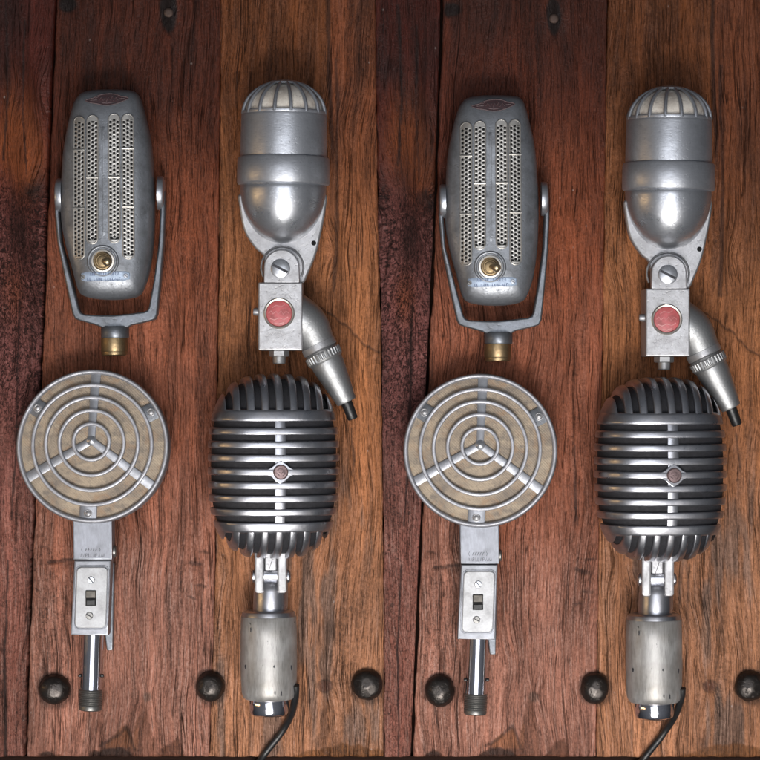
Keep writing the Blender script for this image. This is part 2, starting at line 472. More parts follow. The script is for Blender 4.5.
def plank(idx, eL, eR, kind, gapL, gapR, dx, label, zoff=0.0):
    """kind: 'red' narrow dark plank, 'brown' wide red-brown plank, 'orange' plank; dx: shift of this plank's features"""
    ny = int((BB - BT) / 1.5) + 1
    ys = np.linspace(BT, BB, ny)
    wid = np.mean(edge(eR, ys) - edge(eL, ys))
    nx = int(wid / 1.25) + 1
    s = np.linspace(0, 1, nx)
    Yg, Sg = np.meshgrid(ys, s, indexing='ij')
    wobL = (fbm(ys * 0.05, ys * 0 + idx, 100 + idx, 3) - 0.5) * 2.6
    wobR = (fbm(ys * 0.05, ys * 0 + idx + 5, 200 + idx, 3) - 0.5) * 2.6
    xl = edge(eL, ys) + gapL + wobL
    xr = edge(eR, ys) - gapR + wobR * 0.5
    X = xl[:, None] + (xr - xl)[:, None] * Sg
    Y = Yg + (fbm(X * 0.08, X * 0 + 3.3, 300 + idx, 3) - 0.5) * 2.0 * sstep(Yg, BB - 40, BB)
    U = X - dx                                  # coordinates as in the first set
    Yv = Y
    Y = Y - (5.5 if dx else 0.0) * sstep(700 - Y, 0, 100)
    # ---- knots and grain bending
    gx, gy = U.copy(), Y.copy()
    dirt = np.zeros_like(X); fuzz = np.zeros_like(X); bare = np.zeros_like(X)
    z = np.zeros_like(X)
    knots = {'red': [(18, 222, 26), (60 - 30, 90, 12)], 'brown': [(147, 697, 6), (168, 14, 7)], 'orange': [(325, 686, 8), (340, 250, 9), (236, 560, 10)]}[kind]
    for kx, ky, kr in knots:
        ddx, ddy = U - kx, (Y - ky) * 0.45
        r2 = (ddx ** 2 + ddy ** 2) / (kr * kr * 1.6)
        gx += np.sign(ddx) * kr * 0.9 * np.exp(-r2) * (1 - np.exp(-np.abs(ddx) / (kr * 0.4)))
    warp = (fbm(U * 0.012, Y * 0.006, 400 + idx, 3) - 0.5)
    gx += warp * 26
    # ---- macro colour of each plank, darker towards its top end
    big = fbm(U * 0.018, Y * 0.008, 500 + idx, 4)
    hi = fbm(U * 0.10, Y * 0.02, 520 + idx, 3)
    if kind == 'red':
        top_col = np.array((0.075, 0.016, 0.011)); raw = np.array((0.155, 0.064, 0.062)); rust = np.array((0.24, 0.072, 0.022))
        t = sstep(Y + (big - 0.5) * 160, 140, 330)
        col = mixc(np.broadcast_to(top_col, X.shape + (3,)), np.broadcast_to(raw, X.shape + (3,)), t)
        col = mixc(col, np.broadcast_to(np.array((0.225, 0.092, 0.070)), col.shape), sstep(Y + (big - 0.5) * 200, 380, 620))
        rs = np.exp(-((U - 14) / 20) ** 2 - ((Y - 130) / 42) ** 2) + 0.9 * np.exp(-((U - 30) / 14) ** 2 - ((Y - 165) / 30) ** 2) + 0.5 * np.exp(-((U - 12) / 10) ** 2 - ((Y - 292) / 26) ** 2)
        col = mixc(col, np.broadcast_to(rust, col.shape), np.clip(rs * (0.5 + hi), 0, 0.85))
        fuzz = sstep(Y + (hi - 0.5) * 40, 165, 205) * (1 - 0.65 * sstep(Y, 380, 470))
        bare = sstep(Y, 300, 600) * 0.75
        dirt = 0.75 * np.exp(-((U - 34 - (hi - .5) * 12) / 11) ** 2 - ((Y - 193 - (hi - .5) * 20) / 12) ** 2) + 0.55 * np.exp(-((U - 18) / 12) ** 2 - ((Y - 232) / 30) ** 2)
        dirt = np.maximum(dirt, 0.55 * sstep(big, 0.5, 0.75) * sstep(320 - Y, 0, 250))
        for cr in ([(6, 0), (8, 95), (5, 160)], [(24, 20), (22, 100), (26, 175)], [(8, 560), (5, 640), (6, 757)], [(20, 300), (17, 420), (12, 520)]):
            dirt = np.maximum(dirt, 0.8 * sstep(line_d(U + (hi - .5) * 5, Y, cr), 1.6, 0.5))
        z += fuzz * (fbm(U * 0.3, Y * 0.22, 610 + idx, 3) - 0.5) * 2.6
    elif kind == 'brown':
        top_col = np.array((0.085, 0.023, 0.012)); mid_ = np.array((0.27, 0.098, 0.054)); raw = np.array((0.33, 0.160, 0.118)); warm = np.array((0.31, 0.095, 0.040))
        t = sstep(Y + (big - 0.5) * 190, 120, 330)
        col = mixc(np.broadcast_to(top_col, X.shape + (3,)), np.broadcast_to(mid_, X.shape + (3,)), t)
        col = mixc(col, np.broadcast_to(warm, col.shape), 0.75 * np.exp(-((U - 185) / 50) ** 2 - ((Y - 230) / 90) ** 2))
        t2 = sstep(Y + (big - 0.5) * 260 - (U - 120) * 0.25, 420, 640)
        col = mixc(col, np.broadcast_to(raw, col.shape), t2)
        bare = np.clip(t2 * 0.9 + 0.25 * t, 0, 1)
        dirt = 0.5 * sstep(big * 0.5 + hi * 0.5 + (60 - Y) * 0.002, 0.40, 0.80) * sstep(260 - Y, 0, 240)
        # dark weathered nail pockets
        dirt = np.maximum(dirt, 0.95 * sstep(np.hypot((U - 168.5) / 8.5, (Y - 10) / 24) + (hi - .5) * 0.5, 1.1, 0.75))
        dirt = np.maximum(dirt, 0.95 * sstep(np.hypot((U - 68) / 9.5, (Y - 4) / 10) + (hi - .5) * 0.6, 1.1, 0.7))
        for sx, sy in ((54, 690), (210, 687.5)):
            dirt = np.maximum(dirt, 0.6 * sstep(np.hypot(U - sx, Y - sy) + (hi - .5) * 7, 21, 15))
        # chipped finish left along the bottom end
        tri = (Y > 722 + np.abs(U - 128) * 0.9 * np.where(U < 128, 0.75, 4.5)) * 1.0
        edgev = 724 + np.where(U < 128, (128 - U) * 0.85, (U - 128) * 3.5) + (hi - .5) * 12
        fin = sstep(Y - edgev, -0.8, 1.2)
        edge2 = 737 + np.where(U < 178, (178 - U) * 0.85, (U - 178) * 3.0) + (hi - .5) * 8
        fin = np.maximum(fin, sstep(Y - edge2, -0.8, 1.2))
        edge3 = 752 + np.abs(U - 48) * 0.35 + (hi - .5) * 10
        fin = np.maximum(fin, sstep(Y - edge3, -0.8, 1.2))
        edge4 = 690 + np.abs(U - 143) * 4.5 + (hi - .5) * 24
        fin = np.maximum(fin, 0.8 * sstep(Y - edge4, -3, 6))
        colf = np.where((np.abs(U - 122) < 16)[..., None] & (Y < 748)[..., None], np.array((0.20, 0.085, 0.035)), np.array((0.085, 0.035, 0.018)))
        col = mixc(col, colf, fin * 0.72)
        bare = bare * (1 - fin)
        dk = sstep(line_d(U, Y + (hi - .5) * 5, [(100, 747), (117, 735), (126, 727), (130, 735), (134, 748)]), 2.4, 0.8) * 0.6
        dk = np.maximum(dk, 0.75 * sstep(np.hypot((U - 112) / 22, (Y - 757) / 10) + (hi - .5) * 0.4, 1.0, 0.8))
        dk = np.maximum(dk, 0.7 * sstep(np.hypot((U - 47) / 8, (Y - 757) / 6) + (hi - .5) * 0.4, 1.0, 0.8))
        dirt = np.maximum(dirt, dk)
        # split and broken flake left of the disc microphone's stem
        fl = sstep(line_d(U, Y, [(49, 562), (58, 561.5), (66, 560), (76, 559.5)]), 2.6, 1.2)
        fl = np.maximum(fl, 0.6 * sstep(line_d(U + (hi - .5) * 6, Y, [(40, 546), (47, 547), (50, 549)]), 1.7, 0.5))
        fl = np.maximum(fl, 0.55 * sstep(U, 58, 66) * sstep(78 - U, 0, 3) * sstep(Y, 558, 560) * sstep(569 - Y + (hi - .5) * 6, 0, 4))
        dirt = np.maximum(dirt, fl * 0.7); z -= fl * 1.6
        lift = sstep(Y, 535, 560) * sstep(562 - Y, 0, 1.5) * sstep(U, 49, 52) * sstep(80 - U, 0, 10)
        z += lift * 1.6
        for cr in ([(203, 560), (200, 620)], [(92, 640), (88, 757)], [(188, 440), (192, 520)], [(60, 620), (57, 700)]):
            dirt = np.maximum(dirt, 0.5 * sstep(line_d(U + (hi - .5) * 6, Y, cr), 1.3, 0.5))
        for (mx, my, ww, hh) in ((196, 565, 12, 3), (202, 585, 9, 2.4), (204, 552, 8, 2), (192, 598, 6, 2)):
            dirt = np.maximum(dirt, 0.55 * sstep(np.hypot((U - mx) / ww, (Y - my + (hi - .5) * 9) / hh), 1.0, 0.5))
        fuzz = 0.35 * np.exp(-((U - 50) / 28) ** 2 - ((Y - 620) / 80) ** 2)
    else:
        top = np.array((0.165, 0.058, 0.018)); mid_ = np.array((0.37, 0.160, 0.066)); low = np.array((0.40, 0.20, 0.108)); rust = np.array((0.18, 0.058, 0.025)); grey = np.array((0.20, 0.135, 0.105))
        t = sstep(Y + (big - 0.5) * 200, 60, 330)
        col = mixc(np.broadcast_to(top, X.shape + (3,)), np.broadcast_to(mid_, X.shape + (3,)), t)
        col = mixc(col, np.broadcast_to(low, col.shape), sstep(Y + (big - 0.5) * 200, 430, 640))
        right = sstep(U + (hi - .5) * 8, 326, 331)
        col = mixc(col, np.broadcast_to(rust, col.shape), right * sstep(200 - Y, -120, 120) * 0.7)
        gs = sstep(fbm(U * 0.09, Y * 0.011, 540 + idx, 3) + 0.10 * np.exp(-((U - 327) / 12) ** 2), 0.56, 0.72) * sstep(Y, 380, 560)
        col = mixc(col, np.broadcast_to(grey, col.shape), gs * 0.85)
        bare = 0.2 + 0.45 * sstep(Y, 350, 650)
        dirt = 0.7 * sstep(line_d(U + (hi - .5) * 5, Y, [(328, BT), (327, 30), (330, 105), (333, 180)]), 3.2, 1.0) * sstep(190 - Y, 0, 60)
        dirt = np.maximum(dirt, 0.6 * sstep(line_d(U + (hi - .5) * 6, Y, [(336, 60), (338, 200), (335, 290)]), 2.6, 0.8))
        dirt = np.maximum(dirt, 0.5 * sstep(line_d(U + (hi - .5) * 5, Y, [(304, 560), (301, 660), (302, 757)]), 1.6, 0.6))
        dirt = np.maximum(dirt, 0.35 * right * sstep(hi, 0.5, 0.75) * sstep(110 - Y, 0, 110))
        wav = (fbm(U * 0.13, U * 0 + 2, 90, 3) - 0.5) * 9
        cr = [(300, 296), (318, 308), (334, 318), (350, 331), (362, 343), (376, 350), (388, 354)]
        dc = sstep(line_d(U, Y + wav, cr), 1.7, 0.6)
        dirt = np.maximum(dirt, dc * 0.55); z -= dc * 0.5
        dc = sstep(line_d(U + (hi - .5) * 7, Y, [(352, 428), (354, 445), (356, 462), (352, 475)]), 1.4, 0.5)
        dirt = np.maximum(dirt, dc * 0.6)
        k = np.hypot((U - 325) / 7.5, (Y - 686) / 6.5)
        col = mixc(col, np.broadcast_to(np.array((0.11, 0.045, 0.03)), col.shape), sstep(k + (hi - .5) * 0.5, 1.1, 0.6) * 0.85)
        dirt = np.maximum(dirt, 0.5 * sstep(np.abs(k - 0.95), 0.22, 0.05))
        dirt = np.maximum(dirt, 0.45 * sstep(fbm(U * 0.16, Y * 0.035, 560 + idx, 3), 0.62, 0.72) * np.exp(-((U - 325) / 14) ** 2) * sstep(Y, 540, 560))
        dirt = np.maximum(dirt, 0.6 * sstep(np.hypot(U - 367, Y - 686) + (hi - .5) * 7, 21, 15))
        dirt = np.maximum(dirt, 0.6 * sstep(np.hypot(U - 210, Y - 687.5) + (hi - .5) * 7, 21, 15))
        # smooth patch of old finish at the bottom end
        fin = sstep(Y - (744 + ((U - 345) / 14) ** 2 + (hi - .5) * 6), -1, 1.5)
        col = mixc(col, np.broadcast_to(np.array((0.20, 0.09, 0.035)), col.shape), fin * 0.9)
        bare = bare * (1 - fin)
    if kind == 'brown':
        k = np.hypot((U - 147) / 6, (Y - 697) / 6)
        col = mixc(col, np.broadcast_to(np.array((0.10, 0.06, 0.045)), col.shape), sstep(k + (hi - .5) * 0.5, 1.1, 0.5) * 0.8)
    col = col * np.array((0.89, 0.77, 0.70)) * (0.52 + 0.56 * fbm(U * 0.03, Y * 0.01, 700 + idx, 4) + 0.30 * sstep(fbm(U * 0.11, Y * 0.005, 740 + idx, 3), 0.25, 0.75))[..., None]
    # ---- relief: cupping, eased edges, grooves of the grain
    de = np.minimum(Sg, 1 - Sg) * (xr - xl)[:, None]
    z += -1.9 * np.exp(-de / 0.9) - 0.6 * np.exp(-de / 4.0)
    z += (fbm(gx * 0.35, gy * 0.012, 800 + idx, 3) - 0.5) * 1.3
    z -= dirt * 0.35
    z += -2.2 * sstep(Y, BB - 3.0, BB + 0.5)
    z += zoff - 0.9
    z = np.minimum(z, 0.15)
    V = np.stack([(X - 380) * PX, (380 - Yv) * PX, z * PX], -1).reshape(-1, 3)
    grain = np.stack([gx + idx * 137.0, gy + idx * 311.0, np.full_like(gx, idx * 7.3)], -1).reshape(-1, 3)
    ii = np.arange(ny * nx).reshape(ny, nx)
    F = np.stack([ii[:-1, :-1], ii[1:, :-1], ii[1:, 1:], ii[:-1, 1:]], -1).reshape(-1, 4)
    # skirt down the four sides and a back
    loop = np.concatenate([ii[0, :], ii[1:, -1], ii[-1, ::-1][1:], ii[::-1, 0][1:-1]])
    nb = len(loop); base = len(V)
    low_v = V[loop].copy(); low_v[:, 2] = -24 * PX
    V = np.concatenate([V, low_v])
    grain = np.concatenate([grain, grain[loop]])
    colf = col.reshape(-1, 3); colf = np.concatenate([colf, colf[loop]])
    wr = np.stack([np.clip(fuzz, 0, 1), np.clip(bare, 0, 1), np.clip(dirt, 0, 1)], -1).reshape(-1, 3)
    wr = np.concatenate([wr, wr[loop]])
    j = np.arange(nb)
    sk = np.stack([loop[j], loop[(j + 1) % nb], base + (j + 1) % nb, base + j], -1)
    F = np.concatenate([F, sk])
    me = bpy.data.meshes.new('plank')
    me.vertices.add(len(V)); me.vertices.foreach_set('co', V.ravel())
    me.loops.add(F.size); me.loops.foreach_set('vertex_index', F.ravel().astype(np.int32))
    me.polygons.add(len(F))
    me.polygons.foreach_set('loop_start', np.arange(0, F.size, 4, dtype=np.int32))
    me.polygons.foreach_set('loop_total', np.full(len(F), 4, dtype=np.int32))
    me.update(calc_edges=True)
    me.polygons.foreach_set('use_smooth', [True] * len(F))
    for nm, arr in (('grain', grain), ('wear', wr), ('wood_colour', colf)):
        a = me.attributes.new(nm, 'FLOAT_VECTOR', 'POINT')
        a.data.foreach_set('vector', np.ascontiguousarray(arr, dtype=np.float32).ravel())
    me.materials.append(M['wood'])
    me.validate(); me.update()
    o = bpy.data.objects.new('plank', me); C.objects.link(o); o.parent = board
    o['label'] = label
    return o

SH = 385.5
p1 = plank(0, E_L, E_AB, 'red', 0, 1.5, 0, 'dark red rough-sawn plank at the left edge')
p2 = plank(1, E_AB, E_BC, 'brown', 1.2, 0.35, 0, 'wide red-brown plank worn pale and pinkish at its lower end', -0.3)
p3 = plank(2, E_BC, E_CD, 'orange', 0.25, 0.3, 0, 'orange-brown plank with a slanting crack')
p4 = plank(3, E_CD, E_DE, 'red', 0.3, 1.5, 393, 'narrow dark red rough-sawn plank in the middle', -0.3)
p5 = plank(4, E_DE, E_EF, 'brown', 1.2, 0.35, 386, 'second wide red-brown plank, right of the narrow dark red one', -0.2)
p6 = plank(5, E_EF, E_R, 'orange', 0.25, 0, 385, 'orange-brown plank at the right edge')
tb = MB((380, 380)); tb.mat('dark_wood').prism([(-75, 757.5), (838, 757.5), (838, 800), (-75, 800)], -24, -15, 2)
trim = tb.build('trim_board', board)
tb = MB((380, 380)); tb.mat('dark_wood').prism([(-74, -69), (837, -69), (837, 799), (-74, 799)], -40, -24.2, 1)
tb.build('backing_board', board)
for pl, nx_, ny_ in ((p2, 168.5, 12.5), (p5, 554, 18.5)):
    nb = MB((380, 380)); x, y = nb.L((nx_, ny_))
    nb.mat('nail').lathe((x, y, -3), (0, 0, 1), [(4.7, 0), (4.7, 2.4), (4.0, 3.2), (2.2, 3.6), (0.01, 3.5)], 24, cap1=False)
    nb.build('nail_head', pl)

# ------------------------------------------------------------------ iron studs
def stud(px, py, r, label, seed):
    rnd = random.Random(seed)
    o = MB((px, py))
    seg, rings = 40, 14
    dirs = [Vector((rnd.gauss(0, 1), rnd.gauss(0, 1), abs(rnd.gauss(0.6, 0.7)))).normalized() for _ in range(16)]
    rows = []
    for i in range(rings + 1):
        a = PI / 2 * i / rings
        row = []
        for k in range(seg):
            t = 2 * PI * k / seg
            d = Vector((math.cos(t) * math.cos(a), math.sin(t) * math.cos(a), math.sin(a)))
            s = 1.0
            for q in dirs:                      # flattened hammer facets
                dd = d.dot(q)
                if dd > 0.94:
                    s = min(s, 0.94 / dd + 0.004)
            row.append((d.x * r * s, d.y * r * s, 1.0 + d.z * r * 0.72 * s))
        rows.append(row)
    sq = rnd.uniform(0.95, 1.03); tl = rnd.uniform(-0.06, 0.06)
    rows = [[(x * sq, y / sq, z + x * tl) for x, y, z in rw] for rw in rows]
    o.mat('iron')
    o.grid([[(x * 1.0, y * 1.0, -0.9) for x, y, z in rows[0]]] + rows, closed_u=True)
    ob = o.build('iron_stud', None, smooth=True, angle=60)
    ob.location = world(px, py, 4)
    ob['label'] = label; ob['category'] = 'stud'; ob['group'] = 'domed iron studs along the lower edge'
    return ob
stud(54, 689.5, 15.6, 'black domed iron stud just left of the lower tube of the left disc microphone', 1)
stud(210, 687, 15, 'domed iron stud between the left disc microphone tube and the left grey cylindrical handle', 2)
stud(367, 685, 15.8, 'domed iron stud right of the left black cable, close to the narrow dark red plank', 3)
stud(440, 691, 15.6, 'black domed iron stud just left of the lower tube of the right disc microphone', 4)
stud(595, 688.5, 15.2, 'domed iron stud between the right disc microphone tube and the right grey cylindrical handle', 5)
stud(750, 686.5, 15.4, 'domed iron stud cut off by the right edge of the picture', 6)

# ------------------------------------------------------------------ microphone 1: flat body with four perforated strips in a yoke
ZM = 40.0
SC = (HP - ZM) / HP
def ribbon_mic():
    O = (108, 210)
    root = thing('yoke_microphone', 'blue-grey flat microphone with four perforated strips in a yoke, left of the two', 'microphone', 'flat microphones with perforated strips', 108, 210, ZM)
    out = [(84, 91), (96, 89), (108, 88.6), (122, 89), (133, 90.5), (139, 97), (145, 119), (149.5, 140), (152, 168), (153.2, 200), (153, 225), (151.5, 248), (147.8, 272), (142, 289), (136.5, 295.5), (126, 298.3), (112, 299.4), (96, 298.6), (84, 296), (77.5, 290), (72, 271), (64.5, 243), (60.5, 220), (60, 196), (61.8, 156), (66, 129), (72, 105), (78, 94.5)]
    sm = catmull(out, 6)
    b = MB(O)
    cx, cy, hw, hh = 107.0, 195.0, 46.5, 105.0
    prof = [(5, 5), (1.5, 8), (0, 14), (0, 33), (0.8, 37.5), (2.5, 41.5), (5.5, 45), (9.5, 47.8), (14.5, 50), (20, 51.5), (27, 52.7), (34, 53.4), (40, 53.8)]
    rows = []
    for d, z in prof:
        rows.append([(*b.L((cx + (x - cx) * (hw - d) / hw, cy + (y - cy) * (hh - d * 1.25) / hh)), z) for x, y in sm])
    b.mat('hammered').grid(rows, closed_u=True)
    n = len(sm)
    b.add(rows[0], [tuple(range(n))])
    # spine: close the front
    mid = [((p[0] + q[0]) / 2, p[1], p[2]) for p, q in zip(rows[-1], rows[-1][::-1])]
    b.add(rows[-1], [tuple(range(n))])
    bvh = BVHTree.FromPolygons([Vector(v) for v in b.v], b.f)
    def zf(x, y):
        h = bvh.ray_cast(Vector((x, y, 200)), Vector((0, 0, -1)))
        return h[0].z if h[0] is not None else 30.0
    # raised central spine and rim round the toggle
    b.tube([(*b.L((104.6 + 0.006 * (y - 180), y)), zf(*b.L((104.6, y))) - 4.25) for y in range(120, 246, 4)], [0.5, 3.0] + [5.2] * 28 + [3.0, 0.5], 20, flat=0.85)
    tcx, tcy = b.L((104, 261.5))
    tz = zf(tcx, tcy)
    b.tube([(tcx + 14.5 * math.cos(a), tcy + 14.5 * math.sin(a), zf(tcx + 14.5 * math.cos(a), tcy + 14.5 * math.sin(a)) - 0.6) for a in [2 * PI * i / 40 for i in range(40)]], 1.7, 10, closed=True)
    b.build('body', root, SC, angle=50)
    # emblem
    e = MB(O)
    e.mat('badge_red')
    def blade(pts, off, m, nx=26):
        """emblem outline filled with thin vertical slices lying on the curved body"""
        e.mat(m)
        xs = np.linspace(min(p[0] for p in pts), max(p[0] for p in pts), nx)
        rows_ = []
        poly = pts
        for x in xs:
            ysx = []
            for i in range(len(poly)):
                (xa, ya), (xb, yb) = poly[i - 1], poly[i]
                if (xa - x) * (xb - x) <= 0 and xa != xb:
                    ysx.append(ya + (yb - ya) * (x - xa) / (xb - xa))
            if len(ysx) < 2:
                ysx = [poly[0][1]] * 2
            y0, y1 = min(ysx), max(ysx)
            r = []
            for k in range(5):
                yy = y0 + (y1 - y0) * k / 4
                lx, ly = e.L((x, yy))
                r.append((lx, ly, zf(lx, ly) + off))
            rows_.append(r)
        e.grid(rows_)
    wing = catmull([(86, 101), (94, 98.5), (100, 95.5), (108, 94), (116, 94.5), (121, 96.5), (129, 98.5), (122, 102.5), (115, 105), (107, 106.2), (98, 104.5), (92, 103.5)], 5)
    blade(wing, 0.3, 'badge_red')
    e.mat('badge_pale')
    def on(pts):
        return [(*e.L(p), zf(*e.L(p)) + 0.55) for p in pts]
    e.tube(on(wing), 0.45, 6, closed=True)
    for pts in ([(100, 100.5), (102, 98), (104, 101.5), (106, 98.5)], [(107, 102.5), (109, 98), (111, 101), (113, 97)], [(114, 101.5), (116.5, 98), (119, 101)], [(103, 103.5), (108, 104), (114, 103)], [(91, 101), (98, 100.5)], [(120, 99.5), (125, 99)], [(96, 98.8), (99, 97.2)]):
        e.tube(on(pts), 0.4, 6)
    e.build('emblem', root, SC)
    # perforated strips
    specs = [((80.3, 117.5), (80.0, 260), (151, 209)), ((93.9, 116.5), (93.6, 244.5), (178.6,)), ((115.2, 115), (115.8, 243.5), (178.0,)), ((128.6, 115), (129.6, 259.5), (149.6, 207.5))]
    for (x0, y0), (x1, y1), seps in specs:
        s = MB(O)
        hwid = 5.6
        def ax(y): return x0 + (x1 - x0) * (y - y0) / (y1 - y0)
        def cap(inset, n=10):
            r = hwid - inset; pts = []
            for i in range(n + 1):
                a = PI + PI * i / n
                pts.append((ax(y0 + hwid) + r * math.cos(a), y0 + hwid + r * math.sin(a)))
            m = 26
            for i in range(1, m):
                yy = y0 + hwid + (y1 - y0 - 2 * hwid) * i / m; pts.append((ax(yy) + r, yy))
            for i in range(n + 1):
                a = PI * i / n
                pts.append((ax(y1 - hwid) + r * math.cos(a), y1 - hwid + r * math.sin(a)))
            for i in range(1, m):
                yy = y1 - hwid + (y0 - y1 + 2 * hwid) * i / m; pts.append((ax(yy) - r, yy))
            return pts
        def drape(pts, off):
            return [(*s.L(p), zf(*s.L(p)) + off) for p in pts]
        # black backing: cross slices
        s.mat('black')
        rowsb = []
        for i in range(60):
            yy = y0 + 1.5 + (y1 - y0 - 3) * i / 59
            dy = max(0, hwid - (yy - y0), hwid - (y1 - yy))
            w = math.sqrt(max(0.0, (hwid - 0.3) ** 2 - min(dy, hwid - 0.3) ** 2))
            rowsb.append(drape([(ax(yy) - w, yy), (ax(yy) - w / 3, yy), (ax(yy) + w / 3, yy), (ax(yy) + w, yy)], 0.3))
        s.grid(rowsb)
        s.mat('perforated')
        p = 4.15; R = p / math.sqrt(3); hr = 1.36
        col_dx = p * 0.866
        for ci in (-1, 0, 1):
            yy = y0 + 6.0 + (p / 2 if ci else 0)
            while yy < y1 - 3.2 - (1.8 if ci else 0):
                cxx = ax(yy) + ci * col_dx
                hexp, cir, cir2 = [], [], []
                for k in range(12):
                    a = 2 * PI * k / 12
                    rr = R if k % 2 == 0 else R * 0.866
                    hexp.append((cxx + rr * math.cos(a), yy + rr * math.sin(a)))
                    cir.append((cxx + hr * math.cos(a), yy + hr * math.sin(a)))
                s.grid([drape(hexp, 1.25), drape(cir, 1.1), drape(cir, 0.35)], closed_u=True)
                yy += p
        # solid rounded head of the strip, border, dividers
        rowsh = []
        for i in range(9):
            yy = y0 + 0.6 + 5.0 * i / 8
            dy = max(0, hwid - (yy - y0)); w = math.sqrt(max(0.05, hwid ** 2 - dy ** 2))
            rowsh.append(drape([(ax(yy) + w * k / 3, yy) for k in (-3, -2, -1, 0, 1, 2, 3)], 1.6))
        s.grid(rowsh)
        rowsh = []
        for i in range(7):
            yy = y1 - 0.6 - 2.6 * i / 6
            dy = max(0, hwid - (y1 - yy)); w = math.sqrt(max(0.05, hwid ** 2 - dy ** 2))
            rowsh.append(drape([(ax(yy) + w * k / 3, yy) for k in (-3, -2, -1, 0, 1, 2, 3)], 1.2))
        s.grid(rowsh[::-1])
        s.tube(drape(cap(0.2), 0.9), 0.85, 8, closed=True)
        for sy in seps:
            s.tube(drape([(ax(sy) - 5.9 + 11.8 * k / 6, sy) for k in range(7)], 1.9), 1.25, 8)
        s.build('perforated_strip', root, SC)
    # toggle switch
    t = MB(O)
    t.mat('nickel').lathe((tcx, tcy, tz), (0, 0, 1), [(11.8, -2), (11.8, 1.0), (11.2, 2.2), (9.6, 2.4), (9.0, 1.4), (8.4, 0.6)], 44, cap0=False, cap1=False)
    t.mat('brass').lathe((tcx, tcy, tz), (0, 0, 1), [(8.6, 0.6), (8.4, 1.6), (7.2, 1.8), (6.6, 0.8), (5.6, 0.8), (5.4, 3.0), (4.4, 3.4), (0.01, 3.0)], 36, cap0=False, cap1=False)
    tg = t.build('toggle_switch', root, SC)
    t = MB(O)
    dv = Vector((0.40, -0.10, 1)).normalized()
    t.mat('bright_brass').lathe((tcx + 0.6, tcy, tz + 1.5), dv, [(2.2, 0), (2.4, 3), (3.2, 8), (4.2, 11.5), (4.5, 14), (3.9, 16.4), (2.2, 17.8), (0.01, 18.2)], 28, cap1=False)
    t.build('lever', tg, SC)
    # name plate with two screws
    npl = MB(O)
    px0, px1 = 81, 131.5
    rowsn = []
    for i in range(30):
        x = px0 + (px1 - px0) * i / 29
        sl = -(x - 106) * 0.022
        row = []
        w = 5.6 if 2 < i < 27 else (4.6 if 0 < i < 29 else 3.2)
        for k in range(6):
            y = 276.6 + sl + w * (k / 5 * 2 - 1)
            lx, ly = npl.L((x, y)); row.append((lx, ly, zf(lx, ly) + (0.9 if 0 < k < 5 and 0 < i < 29 else -0.6)))
        rowsn.append(row)
    npl.mat('plate_blue').grid(rowsn)
    npl.mat('blue_ink')
    rnd = random.Random(4)
    zp = lambda x, y: zf(x, y) + 0.95
    for ln, (xa, xb, yb, hgt) in enumerate(((91, 121, 274.4, 3.0), (88.5, 122, 279.4, 2.4))):
        x = xa
        while x < xb:
            sl = -(x - 106) * 0.022
            k = rnd.choice((0, 1, 2, 3))
            yt, ybm = yb + sl - hgt / 2, yb + sl + hgt / 2
            if k == 0:
                stroke(npl, [(x, yt), (x, ybm)], 0.5, zp, 0.12); stroke(npl, [(x, yt), (x + 1.2, yt)], 0.5, zp, 0.12)
            elif k == 1:
                stroke(npl, [(x, ybm), (x + 0.7, yt), (x + 1.4, ybm)], 0.5, zp, 0.12)
            elif k == 2:
                stroke(npl, [(x, yt), (x, ybm), (x + 1.2, ybm)], 0.5, zp, 0.12)
            else:
                stroke(npl, [(x, yt), (x, ybm)], 0.5, zp, 0.12); stroke(npl, [(x + 1.3, yt), (x + 1.3, ybm)], 0.5, zp, 0.12)
            x += 2.35 if rnd.random() > 0.12 else 4.2
    pl_o = npl.build('name_plate', root, SC)
    for sx, sy, mt in ((83.8, 277.3, 'cap_metal'), (126.6, 276.2, 'steel')):
        sc = MB(O); lx, ly = sc.L((sx, sy))
        slot_screw(sc, sx, sy, zf(lx, ly) + 0.9, 2.3, 35, mt, 1.2)
        sc.build('screw', pl_o, SC)
    # yoke
    y = MB(O)
    yk = [(53.6, 190), (53.6, 212), (56.2, 241), (64, 280), (71.5, 314), (74, 318.5), (79, 320.5), (97, 325.5), (101, 327.5), (126.5, 327.5), (130, 325), (148, 321), (154, 319), (156.5, 314), (160, 280), (163, 245), (164.4, 212), (164.2, 190),
          (159.4, 190), (159.4, 212), (158, 242), (153, 280), (148, 307), (146.5, 310), (143, 311.5), (128, 313.5), (113, 315), (98, 315), (83, 314), (80, 312.5), (78, 309), (70, 279), (60.2, 241), (58.2, 212), (58.2, 190)]
    y.mat('yoke').prism(yk, 14, 31, 1.6)
    x_, y_ = y.L((113.4, 326))
    y.lathe((x_, y_, 23), (0.02, -1, 0), [(13.0, 0), (14.2, 1.5), (14.2, 11), (13.4, 12)], 44)
    yo = y.build('yoke', root, SC, angle=45)
    for sgn, kx, ky in ((-1, 58.5, 194.5), (1, 158.5, 192)):
        k = MB(O); lx, ly = k.L((kx, ky))
        k.mat('steel').lathe((lx, ly, 24), (sgn, 0, 0), [(17, -2), (17.2, 2.2), (16.2, 3.8), (12, 4.8), (0.01, 5.2)], 44, cap1=False)
        k.build('pivot_knob', root, SC)
    c = MB(O); lx, ly = c.L((112.6, 337))
    prof = [(12.2, 0), (13.6, 0.8), (13.7, 13.5), (13.1, 14.4), (13.2, 15.2), (12.6, 17.6), (10.5, 18.6), (9.4, 18.4), (9, 14)]
    c.mat('brass').lathe((lx, ly, 23), (0.02, -1, 0), prof, 44)
    c.build('threaded_collar', root, SC)
    return root

